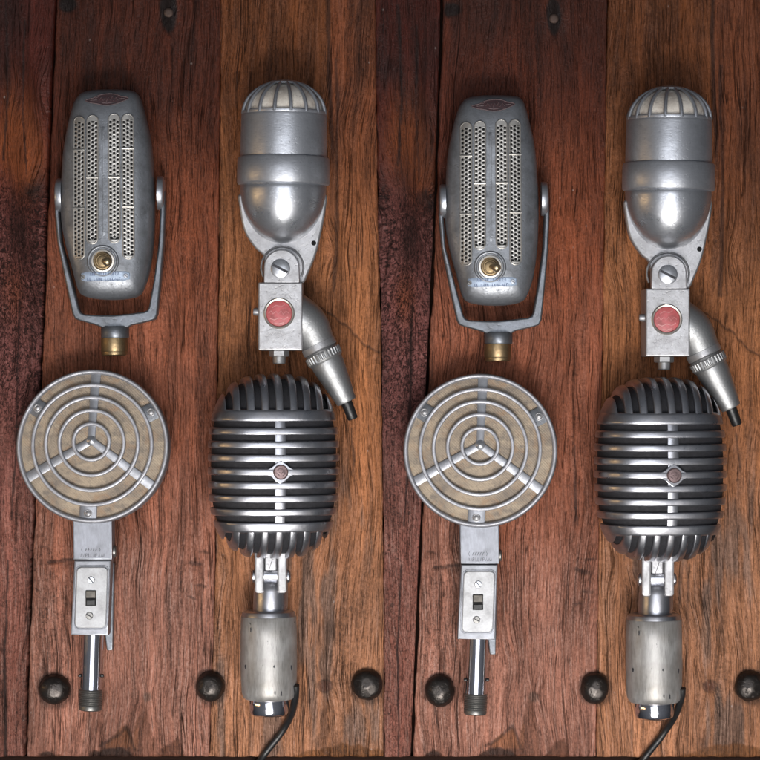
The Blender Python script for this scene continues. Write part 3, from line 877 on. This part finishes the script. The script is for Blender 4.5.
# ------------------------------------------------------------------ microphone 2: bullet with slotted dome
def bullet_mic():
    O = (283.5, 230)
    AZ = 46.5
    root = thing('bullet_microphone', 'silver bullet microphone with ribbed dome, red button and side connector, left of the two', 'microphone', 'bullet microphones with red buttons', 283.5, 230, ZM)
    X0 = 0.0
    def yl(y): return 230 - y
    up = (0.012, 1, 0)
    b = MB(O)
    base_y = 186
    H = lambda y: base_y - y          # height along the axis, upward
    prof = [(43.0, H(157.6)), (43.3, H(156)), (43.0, H(135)), (42.7, H(118)), (42.4, H(114.5)), (41.4, H(113)), (39.0, H(112.6)), (38, H(116))]
    b.mat('aluminium').lathe((X0, yl(base_y), AZ), up, prof, 96, cap0=False, cap1=False)
    body = b.build('body', root, SC, angle=30)
    b = MB(O)
    b.mat('aluminium').lathe((X0, yl(base_y), AZ), up, [(42.2, H(185.8)), (45.2, H(185.2)), (46.2, H(183.6)), (46.3, H(171)), (46.0, H(160.2)), (45.0, H(158.4)), (43.4, H(157.8)), (42.4, H(157.9))], 96, cap0=False, cap1=False)
    b.build('band', root, SC, angle=40)
    b = MB(O)
    pr = [(42.4, H(185.6))]
    for i in range(0, 23):
        a = PI / 2 * i / 22
        pr.append((max(0.01, 43.0 * math.cos(a) ** 0.92), H(187 + 57 * math.sin(a))))
    b.mat('polished').lathe((X0, yl(base_y), AZ), up, pr, 96, cap0=False, cap1=False)
    b.build('bowl', root, SC, angle=50)
    # dome
    ax0 = Vector((0.012 * (186 - 115), yl(115), AZ))
    def dome(rad, hgt, a):
        return (rad * math.cos(a), hgt * math.sin(a))
    b = MB(O)
    b.mat('pearl').lathe(ax0, up, [dome(39.2, 31.0, PI / 2 * i / 20) if i < 20 else (0.01, 31.0) for i in range(21)], 72, cap0=False, cap1=False)
    lin = b.build('lining', root, SC)
    b = MB(O)
    b.mat('aluminium')
    for k in range(16):
        t = 2 * PI * (k + 0.5) / 16
        pts = []
        for i in range(15):
            a = PI / 2 * 0.92 * i / 14
            r, h = dome(41.2, 33.2, a)
            pts.append(ax0 + Vector((0.012 * h + r * math.cos(t), h, r * math.sin(t))))
        b.tube(pts, [2.1 - 0.8 * i / 14 for i in range(15)], 10, flat=1.0)
    b.lathe(ax0, up, [(16.5, 29.4), (18.0, 30.2), (17.6, 31.6), (14, 32.9), (8, 33.8), (0.01, 34.2)], 48, cap0=False, cap1=False)
    b.lathe(ax0, up, [(41.8, -1.5), (42.6, -0.5), (42.4, 2.2), (41.2, 3.0), (39.6, 2.4)], 72, cap0=False, cap1=False)
    b.build('dome_grille', root, SC, angle=50)
    # cradle plate
    c = MB(O)
    outl = catmull([(239.0, 196), (239.6, 206), (243, 226), (248, 238), (256, 249), (263, 255.5), (267, 268), (283, 286), (302, 284), (309, 272), (316.5, 253), (321.5, 232), (325.3, 212), (326.6, 196), (320, 196), (312, 214), (283, 226), (254, 214), (246, 196)], 5)
    c.mat('cast').prism(outl, 40, 50.5, 1.8)
    x, y = c.L((282.6, 268))
    c.tube([(x + 21.0 * math.cos(a), y + 21.0 * math.sin(a), 50.6) for a in [math.radians(-25 + 230 * i / 40) for i in range(41)]], 1.1, 8)
    cr = c.build('cradle', root, SC, angle=45)
    c = MB(O); x, y = c.L((314, 243.6))
    c.mat('black').lathe((x, y, 49.5), (0, 0, 1), [(2.5, 0), (2.5, 1.15), (0.01, 1.15)], 20, cap1=False)
    c.build('hole', cr, SC)
    # swivel
    s = MB(O)
    tab = [(264.8 + 0, 284)] + [(282.4 + 17.6 * math.cos(a), 268 - 17.6 * math.sin(a)) for a in [PI - PI * i / 24 for i in range(25)]] + [(300, 284)]
    s.mat('cast').prism(tab, 50.9, 64, 1.3)
    s.prism(rrect(259.3, 283.2, 303, 350.4, 1.2, 2), 12, 65.2, 1.5)
    x, y = s.L((259.5, 312))
    s.lathe((x, y, 52), (-1, 0, 0), [(4.0, 0), (4.0, 3.0), (3.2, 5.6), (0.01, 5.8)], 20, cap1=False)
    sw = s.build('swivel_block', root, SC)
    s = MB(O); slot_screw(s, 281.2, 269.5, 64, 9.6, 27, 'polished', 1.8); s.build('screw', root, SC)
    # red button
    s = MB(O); x, y = s.L((280, 314))
    s.mat('nickel').lathe((x, y, 65), (0, 0, 1), [(15.6, -1), (15.4, 1.0), (14.4, 2.0), (13.2, 1.6), (12.6, 0.2)], 48, cap0=False, cap1=False)
    bt = s.build('button', root, SC)
    s = MB(O)
    s.mat('red_enamel').lathe((x, y, 65), (0, 0, 1), [(12.7, 0.1), (12.3, 0.9), (9, 1.5), (5, 1.8), (0.01, 1.9)], 44, cap0=False, cap1=False)
    s.mat('pink_relief')
    zb = lambda a, b_: 65 + 1.9 - 1.0 * ((a - x) ** 2 + (b_ - y) ** 2) / 150
    for pts in ([(271, 319), (275, 320.5), (280, 318.5), (285, 320), (289, 317.5)], [(273, 308.5), (277, 306), (282, 307.5), (286, 305)], [(269.5, 314), (272, 311.5), (274, 314.5), (277, 312), (279, 315), (282, 311.5), (284, 314.8), (287, 312), (290, 314)], [(275, 323.5), (280, 324.5), (285, 323)]):
        stroke(s, pts, 0.95, zb, 0.25)
    s.build('enamel_face', bt, SC)
    # hexagon nut
    s = MB(O)
    x, y = s.L((279.3, 350.2))
    s.mat('sleeve').lathe((x, y, 44), (0, -1, 0), [(9.2, 0), (10.0, 0.8), (10.0, 5.6), (9.0, 6.4)], 6)
    s.lathe((x, y, 44), (0, -1, 0), [(6.4, 5), (6.4, 12.6), (5.6, 13.8)], 28)
    s.build('nut', root, SC, angle=25)
    # angled connector
    d = Vector((0.445, -0.895, 0)).normalized()
    s = MB(O)
    ZC = 42.0
    p = [Vector((*s.L(q), ZC)) for q in ((292, 312), (303, 320), (310, 328), (315.5, 338.5), (319.2, 346.5))]
    bez = catmull([tuple(v) for v in p], 6, closed=False)
    rr = np.interp(range(len(bez)), [0, 6, 12, 18, len(bez) - 1], [21, 21, 20, 18, 16.8])
    s.mat('sleeve').tube(bez, list(rr), 40)
    el = s.build('elbow', root, SC, angle=50)
    p0 = Vector((*s.L((317.6, 343.4)), ZC))
    s = MB(O)
    s.mat('cast').lathe(p0, d, [(16.6, 0), (17.8, 0.6), (18.0, 6.5), (17.2, 7.2), (16.2, 7.6)], 56)
    s.build('collar', root, SC)
    s = MB(O)
    # knurled ring: toothed section
    seg = 128
    u = Vector((d.y, -d.x, 0)); w = Vector((0, 0, 1))
    rows = []
    for h, r0, kk in ((7.8, 16.0, 0), (9.6, 18.0, 0), (10.2, 18.6, 0), (11, 18.9, 1), (17, 18.6, 1), (17.6, 18.2, 0), (18.6, 17.8, 0), (20, 16.6, 0)):
        rows.append([p0 + d * h + (u * math.cos(2 * PI * k / seg) + w * math.sin(2 * PI * k / seg)) * (r0 - (0.9 if kk and k % 4 > 1 else 0)) for k in range(seg)])
    s.mat('sleeve').grid(rows, closed_u=True)
    s.build('knurled_ring', root, SC, angle=25)
    s = MB(O)
    s.mat('sleeve').lathe(p0, d, [(16.4, 19.5), (16.4, 24), (15.6, 30), (13.8, 42), (11.8, 55), (10.6, 61), (10.4, 64), (9.4, 65.6), (6.2, 65.8)], 48)
    s.build('sleeve', root, SC)
    s = MB(O)
    q0 = p0 + d * 62
    dk = Vector((0.36, -0.93, -0.10)).normalized()
    s.mat('rubber').lathe(q0, dk, [(5.8, 0), (5.6, 10), (5.3, 20.5), (4.6, 21.6)], 24)
    s.build('cable_stub', root, SC)
    return root

# ------------------------------------------------------------------ microphone 3: disc with concentric rings
def disc_mic():
    O = (94, 447.5)
    root = thing('disc_microphone', 'round disc microphone with concentric rings over tan cloth, left of the two', 'microphone', 'disc microphones with concentric rings', 94, 447.5, ZM)
    R = 76.0
    T = Matrix.Translation((2.2, -1.8, 0)) @ Matrix.Rotation(math.radians(-4.0), 4, 'Y') @ Matrix.Rotation(math.radians(-4.0), 4, 'X')
    hub = Vector((0.2, 5.2))
    def off(r):
        k = 1 - r / R
        return hub.x * k, hub.y * k
    def zc(r):                        # surface of the grille
        return 46.5 + 9.5 * (1 - (r / R) ** 1.4)
    h = MB(O)
    h.mat('ring_steel').lathe((0, 0, 0), (0, 0, 1), [(52, 7), (60, 9), (70, 15), (75.2, 24), (76.6, 31), (77.0, 40), (77.0, 45.4), (76.4, 46.8)], 128, cap1=False)
    h.mat('ring_bright').lathe((0, 0, 0), (0, 0, 1), [(76.4, 46.8), (75.9, 47.9), (74.9, 48.5), (73.6, 48.3), (72.5, 47.2), (72.0, 45.0), (71.9, 40)], 128, cap0=False, cap1=False)
    h.xf(T).build('housing', root, SC, angle=40)
    c = MB(O)
    rows = []
    for i in range(20):
        r = 73.3 * (1 - i / 19.02)
        ox, oy = off(r)
        rows.append([(ox + r * math.cos(2 * PI * k / 96), oy + r * math.sin(2 * PI * k / 96), zc(r) - 4.0 - (0.6 * math.sin(r * 0.43))) for k in range(96)])
    c.mat('cloth').grid(rows, closed_u=True)
    c.xf(T).build('grille_cloth', root, SC)
    for r in (18, 32.4, 46.4, 59.8):
        g = MB(O); ox, oy = off(r)
        n = 112
        rows = []
        for k in range(n):
            t = 2 * PI * k / n
            ct, st = math.cos(t), math.sin(t)
            rows.append([(ox + (r + dr) * ct, oy + (r + dr) * st, zc(r) + dz) for dr, dz in ((-1.7, -4), (-1.7, 0.5), (-1.2, 1.0), (0, 1.1), (1.2, 1.0), (1.7, 0.5), (1.7, -4))])
        g.mat('ring_bright').grid(rows, closed_v=True)
        g.xf(T).build('grille_ring', root, SC, angle=60)
    for ang in (88, 206, -33.5):
        g = MB(O)
        a = math.radians(ang)
        dx, dy = math.cos(a), math.sin(a)
        rows = []
        for i in range(24):
            r = 1.0 + 73.0 * i / 23
            ox, oy = off(r)
            w = 3.5 + 1.5 * i / 23
            rows.append([(ox + dx * r - dy * s * w, oy + dy * r + dx * s * w, zc(r) - dz) for s, dz in ((-1, 4.2), (-1, 2.2), (-0.85, 1.85), (0, 1.75), (0.85, 1.85), (1, 2.2), (1, 4.2))])
        g.mat('spoke').grid(rows)
        g.xf(T).build('spoke', root, SC, angle=50)
    g = MB(O)
    g.mat('polished').lathe((hub.x, hub.y, zc(0) - 4), (0, 0, 1), [(5.2, 0), (4.8, 2.4), (3.6, 3.2), (2.2, 4.2), (0.01, 4.8)], 32, cap1=False)
    g.xf(T).build('hub', root, SC)
    for ang, dark in ((-93, 0), (30, 1), (146, 1)):
        g = MB(O)
        a = math.radians(ang)
        rows = []
        for i in range(7):
            r = 60.5 + 13.4 * i / 6
            hwid = 8.6
            rows.append([(math.cos(a) * r - math.sin(a) * s * hwid + off(r)[0] * 0.5, math.sin(a) * r + math.cos(a) * s * hwid + off(r)[1] * 0.5, zc(r) - dz) for s, dz in ((-1, 4), (-1, 1.9), (-0.9, 1.4), (0, 1.3), (0.9, 1.4), (1, 1.9), (1, 4))])
        g.mat('neck_steel' if not dark else 'hammered').grid(rows)
        g.add(rows[0], [tuple(range(7))])
        tbo = g.xf(T).build('fixing_tab', root, SC, angle=40)
        g = MB(O)
        r = 67.4
        g.mat('cast').lathe((math.cos(a) * r + off(r)[0] * 0.5, math.sin(a) * r + off(r)[1] * 0.5, zc(r) - 1.4), (0, 0, 1), [(4.2, -0.5), (4.2, 0.5), (3.4, 0.9), (2.7, 0.4), (2.2, 0.9), (0.01, 1.2)], 28, cap1=False)
        g.xf(T).build('rivet', tbo, SC)
    # neck with stamped marks
    n = MB(O)
    n.mat('neck_steel').prism([(72.5, 515), (112.2, 515), (112.2, 559.6), (73.6, 559.6)], 12, 41.5, 1.3)
    nk = n.build('neck', root, SC)
    mk = MB(O)
    mk.mat('stamp')
    for x in (85.5, 88, 90.5, 93, 95.5):
        stroke(mk, [(x + 0.9, 548.2), (x, 551.2)], 0.55, 41.5, 0.1)
        stroke(mk, [(x + 0.9, 548.2), (x + 2.1, 548.0)], 0.45, 41.5, 0.1)
        stroke(mk, [(x + 0.5, 549.8), (x + 1.6, 549.7)], 0.45, 41.5, 0.1)
    for x in (82.5, 97.8):
        stroke(mk, [(x + (0 if x < 90 else 1.5), 547.4), (x + (-1.0 if x < 90 else 2.5), 549.6), (x + (0 if x < 90 else 1.5), 551.8)], 0.5, 41.5, 0.1)
    rnd = random.Random(12)
    for i, x in enumerate(np.arange(81, 104, 2.5)):
        x += rnd.uniform(-0.3, 0.3)
        k = rnd.choice((0, 1, 1, 3, 4, 4))
        if k == 4:
            stroke(mk, [(x + 0.4, 553.4), (x, 556.8)], 0.5, 41.5, 0.1); stroke(mk, [(x + 1.5, 553.6), (x + 1.2, 556.6)], 0.45, 41.5, 0.1)
        elif k == 0:
            stroke(mk, [(x, 553.4), (x, 556.8)], 0.55, 41.5, 0.1); stroke(mk, [(x, 553.6), (x + 1.4, 553.6), (x + 1.4, 555.2), (x, 555.2)], 0.45, 41.5, 0.1)
        elif k == 1:
            stroke(mk, [(x, 556.8), (x + 0.8, 553.4), (x + 1.6, 556.8)], 0.5, 41.5, 0.1)
        else:
            stroke(mk, [(x, 553.4), (x, 556.8), (x + 1.5, 556.8)], 0.5, 41.5, 0.1)
    mk.build('stamped_marks', nk, SC)
    sc = MB(O)
    x, y = sc.L((112, 552))
    sc.mat('cap_metal').lathe((x, y, 27), (1, 0, 0), [(6.0, 0), (6.0, 2.2), (5, 3.2), (0.01, 3.4)], 24, cap1=False)
    sc.build('side_screw', root, SC)
    # switch block
    s = MB(O)
    s.mat('ring_steel').prism([(74.2, 560.6), (110.8, 560.6), (107.8, 635.6), (70.6, 635.0)], 12, 39.5, 1.4)
    blk = s.build('switch_block', root, SC)
    s = MB(O)
    pl = [(x - (y - 567) * 0.035, y) for x, y in rrect(76.8, 567, 108.0, 628, 5)]
    s.mat('plate').prism(pl, 39.0, 41.2, 0.9)
    s.mat('ring_steel')
    pts = [(*s.L((x - (y - 567) * 0.035, y)), 39.6) for x, y in rrect(75.8, 565.8, 109.0, 629.2, 6)]
    s.tube(pts, 0.7, 6, closed=True)
    s.build('switch_plate', root, SC)
    s = MB(O)
    s.mat('black').prism(rrect(85.6, 590.2, 96.2, 605.8, 0.5, 2), 40.5, 41.45, 0.1)
    s.mat('slider').prism(rrect(86.2, 590.8, 95.6, 597.6, 0.4, 2), 41, 43.4, 0.5)
    s.mat('rubber').prism(rrect(86.6, 600.2, 95.2, 605.2, 0.4, 2), 41, 42.2, 0.4)
    s.build('slide_switch', root, SC)
    for sx, sy, m, aa in ((91.2, 580.2, 'polished', 50), (89.5, 615.6, 'cap_metal', 30)):
        s = MB(O); slot_screw(s, sx, sy, 41.2, 3.7, aa, m, 1.2); s.build('screw', root, SC)
    # tube and threaded foot
    s = MB(O)
    x, y = s.L((91.4, 634))
    dd = Vector((-0.035, -1, 0)).normalized()
    s.mat('bright_chrome').lathe((x, y, 25), dd, [(10.6, 0), (10.6, 58.5)], 48)
    s.build('tube', root, SC)
    s = MB(O)
    prof = [(10.8, 57), (11.6, 57.6)]
    hh = 58.5
    while hh < 74:
        prof += [(11.9, hh), (11.3, hh + 0.9)]; hh += 1.8
    prof += [(11.6, 75), (11.3, 77.4), (9.8, 78.4)]
    s.mat('cap_metal').lathe((x, y, 25), dd, prof, 44)
    for sgn in (-1, 1):
        c0 = Vector((x, y, 25)) + dd * 43
        s.mat('rubber').lathe(c0 + Vector((sgn * 10, 0, 3)), (sgn, 0, 0), [(1.7, 0), (1.7, 2.2), (1.0, 2.9)], 12)
    s.build('threaded_foot', root, SC)
    s = MB(O)
    s.mat('yoke').prism([(99, 565), (111.4, 565), (110.4, 628), (109.6, 653), (104.2, 653), (101.8, 636), (99, 620)], 0.3, 11.8, 1.0)
    s.build('back_bracket', root, SC)
    return root

# ------------------------------------------------------------------ microphone 4: pill with horizontal bars
def pill_mic():
    O = (274, 466)
    root = thing('pill_microphone', 'chrome pill microphone with horizontal bars on a worn grey cylinder handle, left of the two', 'microphone', 'chrome pill microphones with horizontal bars', 274, 466, ZM)
    A, B, Hh, NE, ME = 65.2, 50.0, 92.0, 2.9, 2.5
    AZ = 50.0
    rot = Matrix.Translation((0, 0, AZ)) @ Matrix.Rotation(math.radians(10.0), 4, 'Y')
    def p_of(y): return max(0.0, 1 - abs(y / Hh) ** NE) ** (1 / NE)
    def rad(phi, p):
        return p * (abs(math.sin(phi) / A) ** ME + abs(math.cos(phi) / B) ** ME) ** (-1 / ME)
    NPH = 144
    phis = [2 * PI * k / NPH for k in range(NPH)]
    def ringbar(mb, y0, y1, bulge=0.22, depth=5.0):
        ym = (y0 + y1) / 2; h = (y1 - y0) / 2
        prof = [(-h, -depth), (-h, -0.9), (-h + 0.6, -0.12), (-h * 0.5, bulge * 0.5), (0, bulge * 0.6), (h * 0.5, bulge * 0.5), (h - 0.6, -0.12), (h, -0.9), (h, -depth)]
        rows = []
        for dy, dr in prof:
            yy = ym + dy; p = p_of(yy)
            rows.append([(math.sin(f) * (rad(f, p) + dr), yy, math.cos(f) * (rad(f, p) + dr)) for f in phis])
        mb.grid(rows, closed_u=True)
    slots = [42.3 - 13.33 * i for i in range(8)]
    sh = 3.1
    for i in range(7):
        b = MB(O); b.mat('chrome')
        ringbar(b, slots[i + 1] + sh, slots[i] - sh)
        b.xf(rot).build('bar', root, SC, angle=60)
    b = MB(O); b.mat('chrome')
    YT, YB = 57.0, -64.5
    ringbar(b, slots[0] + sh, YT, 0.25)
    def cap(sign, y0):
        p0 = p_of(y0); a0, b0 = A * p0, B * p0
        ribs = [(-3.9, 3.9)] + [s for c in ((10.2, 17.9), (24.1, 31.9), (38.0, 44.9), (50.9, a0 - 0.6)) for s in (c, (-c[1], -c[0]))]
        for x0, x1 in ribs:
            xm = (x0 + x1) / 2
            prof = [(x0, -5.5), (x0, -1.0), (x0 + 0.7, -0.15), ((x0 + xm) / 2, 0.12), (xm, 0.25), ((x1 + xm) / 2, 0.12), (x1 - 0.7, -0.15), (x1, -1.0), (x1, -5.5)]
            rows = []
            for x, o in prof:
                zb = b0 * max(1e-4, 1 - abs(x / a0) ** ME) ** (1 / ME)
                row = []
                for k in range(57):
                    t = PI * k / 56
                    z = zb * math.cos(t)
                    p = min(0.99999, (abs(x / A) ** ME + abs(z / B) ** ME) ** (1 / ME))
                    y = sign * Hh * (1 - p ** NE) ** (1 / NE)
                    P = Vector((x, y * 0.8, z)); L_ = max(P.length, 1)
                    q = 1 + o / L_
                    row.append((x, y * q, z * q))
                rows.append(row)
            b.grid(rows)
    cap(1, 56.0)
    b.xf(rot).build('ribbed_cap', root, SC, angle=55)
    b = MB(O); b.mat('chrome')
    ringbar(b, YB, slots[7] - sh, 0.25)
    cap(-1, -63.5)
    b.xf(rot).build('ribbed_cap', root, SC, angle=55)
    # vertical strip and medallion plate
    for base in (0.0, PI):
        b = MB(O); b.mat('chrome')
        rows = []
        for i in range(60):
            y = slots[7] - sh - 1 + (slots[0] - slots[7] + 2 * sh + 2) * i / 59
            p = p_of(y)
            rows.append([(math.sin(f + base) * (rad(f, p) + dr), y, math.cos(f + base) * (rad(f, p) + dr)) for f, dr in ((-0.112, -5), (-0.112, -1.6), (-0.09, -1.15), (0, -1.0), (0.09, -1.15), (0.112, -1.6), (0.112, -5))])
        b.grid(rows)
        b.xf(rot).build('centre_strip', root, SC, angle=50)
    ym = (slots[3] + slots[4]) / 2
    zf = rad(0, p_of(ym))
    b = MB(O); b.mat('chrome')
    dia = catmull([(0, 11.2), (4.5, 8.8), (8.8, 5.2), (12.5, 3.3), (15.5, 2.9), (15.5, -2.9), (12.5, -3.3), (8.8, -5.2), (4.5, -8.8), (0, -11.2), (-4.5, -8.8), (-8.8, -5.2), (-12.5, -3.3), (-15.5, -2.9), (-15.5, 2.9), (-12.5, 3.3), (-8.8, 5.2), (-4.5, 8.8)], 4)
    b.prism([(x, y + ym) for x, y in dia], zf - 4.5, zf + 0.75, 0.7, photo=False)
    for i in range(len(b.v)):                # follow the curve of the body
        x, y, z = b.v[i]
        f = math.atan2(x, zf)
        b.v[i] = (x, y, z - (zf - rad(f, p_of(ym)) * math.cos(f)) * 1.0 - max(0, abs(x) - 8) * 0.16)
    md = b.xf(rot).build('medallion', root, SC, angle=40)
    b = MB(O)
    b.mat('copper').lathe((0, ym, zf + 1.2), (0, 0, 1), [(7.4, -1), (7.4, 0.6), (6.8, 1.2), (6.2, 0.7), (3, 0.9), (0.01, 1.0)], 36, cap0=False, cap1=False)
    b.mat('badge_pale')
    for pts in ([(-3.5, 1.4), (-1.5, 3.4), (1.6, 3.0), (2.6, 0.6), (0.6, -0.8), (-1.6, 0.2)], [(3.8, 2), (3.9, -1.6), (2.0, -3.6)], [(-3.8, -1), (-1.6, -3.2)]):
        b.tube([(x, y + ym, zf + 2.15) for x, y in pts], 0.42, 6)
    b.xf(rot).build('badge', md, SC)
    # dark lining
    b = MB(O); b.mat('foam')
    rows = []
    for i in range(41):
        a = -PI / 2 + PI * i / 40
        y = (Hh - 5.0) * math.sin(a)
        p = max(1e-3, 1 - abs(math.sin(a)) ** NE) ** (1 / NE)
        rows.append([(math.sin(f) * rad(f, p) * 0.952, y, math.cos(f) * rad(f, p) * 0.94) for f in phis])
    b.grid(rows, closed_u=True)
    b.xf(rot).build('lining', root, SC)
    # swivel
    HZ = 40.0
    b = MB(O)
    for x0, x1 in ((255.2, 264.4), (277.8, 287.4)):
        b.mat('cast').prism([(x0, 548), (x1, 548), (x1, 590), (x1 - 2, 592), (x0 + 2, 592), (x0, 590)], HZ - 12, HZ + 17, 2.0)
    b.prism(rrect(265.0, 548, 277.2, 580, 1), HZ - 10, HZ + 11, 1.5)
    x, y = b.L((271.2, 575))
    b.mat('chrome').lathe((x - 8, y, HZ + 5), (1, 0, 0), [(8.2, 0), (8.2, 16)], 32)
    x, y = b.L((271.2, 578))
    b.lathe((x, y, HZ), (-0.03, -1, 0), [(6, 0), (10, 1.2), (13.5, 4), (16.2, 8.5), (17.2, 13), (17.4, 28), (17.0, 35)], 56)
    for sgn, kx in ((-1, 255.5), (1, 287)):
        x, y = b.L((kx, 576))
        b.lathe((x, y, HZ + 4), (sgn, 0, 0), [(6.4, -1), (6.4, 2.2), (5, 3.6), (0.01, 4.0)], 24, cap1=False)
    b.build('swivel_joint', root, SC, angle=40)
    # handle
    b = MB(O)
    x, y = b.L((268.6, 609.5))
    ax = Vector((0.004, -1, 0)).normalized()
    b.mat('chrome').lathe((x, y, HZ), ax, [(15, 1.2), (18.5, 0.6), (23.5, 0.8), (26.2, 2.4), (27.0, 5.2), (27.1, 8)], 72, cap1=False)
    b.mat('handle').lathe((x, y, HZ), ax, [(27.2, 6.6), (27.7, 7.2), (28.1, 24), (28.4, 52), (28.0, 70), (27.2, 83), (25.6, 87.6), (23.6, 89.4), (20.6, 89.8)], 80, cap0=False)
    hd = b.build('handle', root, SC, angle=40)
    # small chips where the paint is gone
    for ci, (px_, py_, w_, h_) in enumerate(((246.5, 665, 2.2, 4.5), (275, 664, 1.6, 3), (291.5, 666, 2, 5.5), (282, 691, 1.6, 5), (276, 690, 1.3, 4), (252, 628, 1.4, 4.5))):
        lx, ly = b.L((px_, py_))
        f = math.asin(max(-0.98, min(0.98, (lx - x) / 28.2)))
        ring = []
        rnd = random.Random(ci)
        for k in range(12):
            a = 2 * PI * k / 12
            q = 0.75 + 0.5 * rnd.random()
            ff = f + w_ * 0.5 * q * math.cos(a) / 28.2
            ring.append((x + 28.62 * math.sin(ff), ly + h_ * 0.5 * q * math.sin(a), HZ + 28.62 * math.cos(ff)))
        b = MB(O); b.mat('ink').add(ring, [tuple(range(12))])
        b.build('paint_chip', hd, SC)
    b = MB(O)
    b.mat('bright_chrome').lathe((x, y, HZ), ax, [(18.6, 88), (19.8, 90.6), (19.9, 98), (19.6, 102), (18.4, 104.6), (15, 106.2), (0.01, 106.6)], 64, cap1=False)
    b.build('end_cap', root, SC, angle=40)
    # cable
    b = MB(O)
    pts = [(296.2, 684, 50), (296, 692, 46), (294, 704, 36), (291, 716, 22), (285.5, 728, 10), (278, 740, 5.0), (270, 750, 4.4), (263, 759, 4.0), (256, 770, -2), (250, 782, -4)]
    cb = catmull([(*b.L((p[0], p[1])), p[2]) for p in pts], 7, closed=False)
    b.mat('rubber').tube(cb, 3.5, 18)
    b.build('cable', root, SC)
    return root

m1 = ribbon_mic()
m2 = bullet_mic()
m3 = disc_mic()
m4 = pill_mic()
dup(m1, world(108 + 385.6, 210 + 5.8, ZM), 'blue-grey flat microphone with four perforated strips in a yoke, right of the two')
dup(m2, world(283.5 + 384.3, 230 + 6.0, ZM), 'silver bullet microphone with ribbed dome, red button and side connector, right of the two')
dup(m3, world(94 + 387.0, 447.5 + 4.2, ZM), 'round disc microphone with concentric rings over tan cloth, right of the two')
dup(m4, world(274 + 385.2, 466 + 3.2, ZM), 'chrome pill microphone with horizontal bars on a worn grey cylinder handle, right of the two')

# ------------------------------------------------------------------ light, camera, render
def area(name, loc, target, sx, sy, power, col, spread=180):
    l = bpy.data.lights.new(name, 'AREA'); l.shape = 'RECTANGLE'; l.size = sx; l.size_y = sy
    l.energy = power; l.color = col; l.spread = math.radians(spread)
    o = bpy.data.objects.new(name, l); C.objects.link(o)
    o.location = loc
    d = Vector(target) - Vector(loc)
    o.rotation_euler = d.to_track_quat('-Z', 'Y').to_euler()
    o['kind'] = 'helper'
    return o
area('softbox', (0.05, -0.32, 2.05), (0.03, -0.22, 0), 1.4, 1.4, 6.9, (0.955, 0.98, 1.04), 110)
area('oblique_key', (0.05, -0.85, 1.30), (0.01, -0.22, 0), 0.9, 0.6, 3.4, (1.0, 0.955, 0.90), 50)  # added oblique key, no real window; its falloff dims the upper planks
area('warm_lamp', (-1.5, -0.1, 0.55), (0.0, -0.05, 0), 0.10, 0.9, 0.9, (1.0, 0.62, 0.28), 120)

w = bpy.data.worlds.new('World'); bpy.context.scene.world = w; w.use_nodes = True
bg = w.node_tree.nodes['Background']
bg.inputs[1].default_value = 0.16
wt = w.node_tree                      # a dim room: pale ceiling, darker walls
tcn = wt.nodes.new('ShaderNodeTexCoord'); sp = wt.nodes.new('ShaderNodeSeparateXYZ'); mr = wt.nodes.new('ShaderNodeMapRange'); mx = wt.nodes.new('ShaderNodeMix')
mx.data_type = 'RGBA'
wt.links.new(tcn.outputs['Generated'], sp.inputs[0]); wt.links.new(sp.outputs[2], mr.inputs[0])
mr.inputs[1].default_value = -0.05; mr.inputs[2].default_value = 0.85
wt.links.new(mr.outputs[0], mx.inputs[0])
mx.inputs[6].default_value = (0.26, 0.27, 0.30, 1); mx.inputs[7].default_value = (0.92, 0.97, 1.06, 1)
wt.links.new(mx.outputs[2], bg.inputs[0])

cam = bpy.data.cameras.new('camera'); cam.sensor_width = 36
cam.lens = 36 * CAM_H / (760 * PX)
cam.clip_start = 0.05; cam.clip_end = 20
co = bpy.data.objects.new('camera', cam); C.objects.link(co)
co.location = (0, 0, CAM_H)
sc = bpy.context.scene
sc.camera = co
sc.view_settings.view_transform = 'Standard'; sc.view_settings.look = 'None'
sc.view_settings.gamma = 1; sc.view_settings.exposure = -0.12
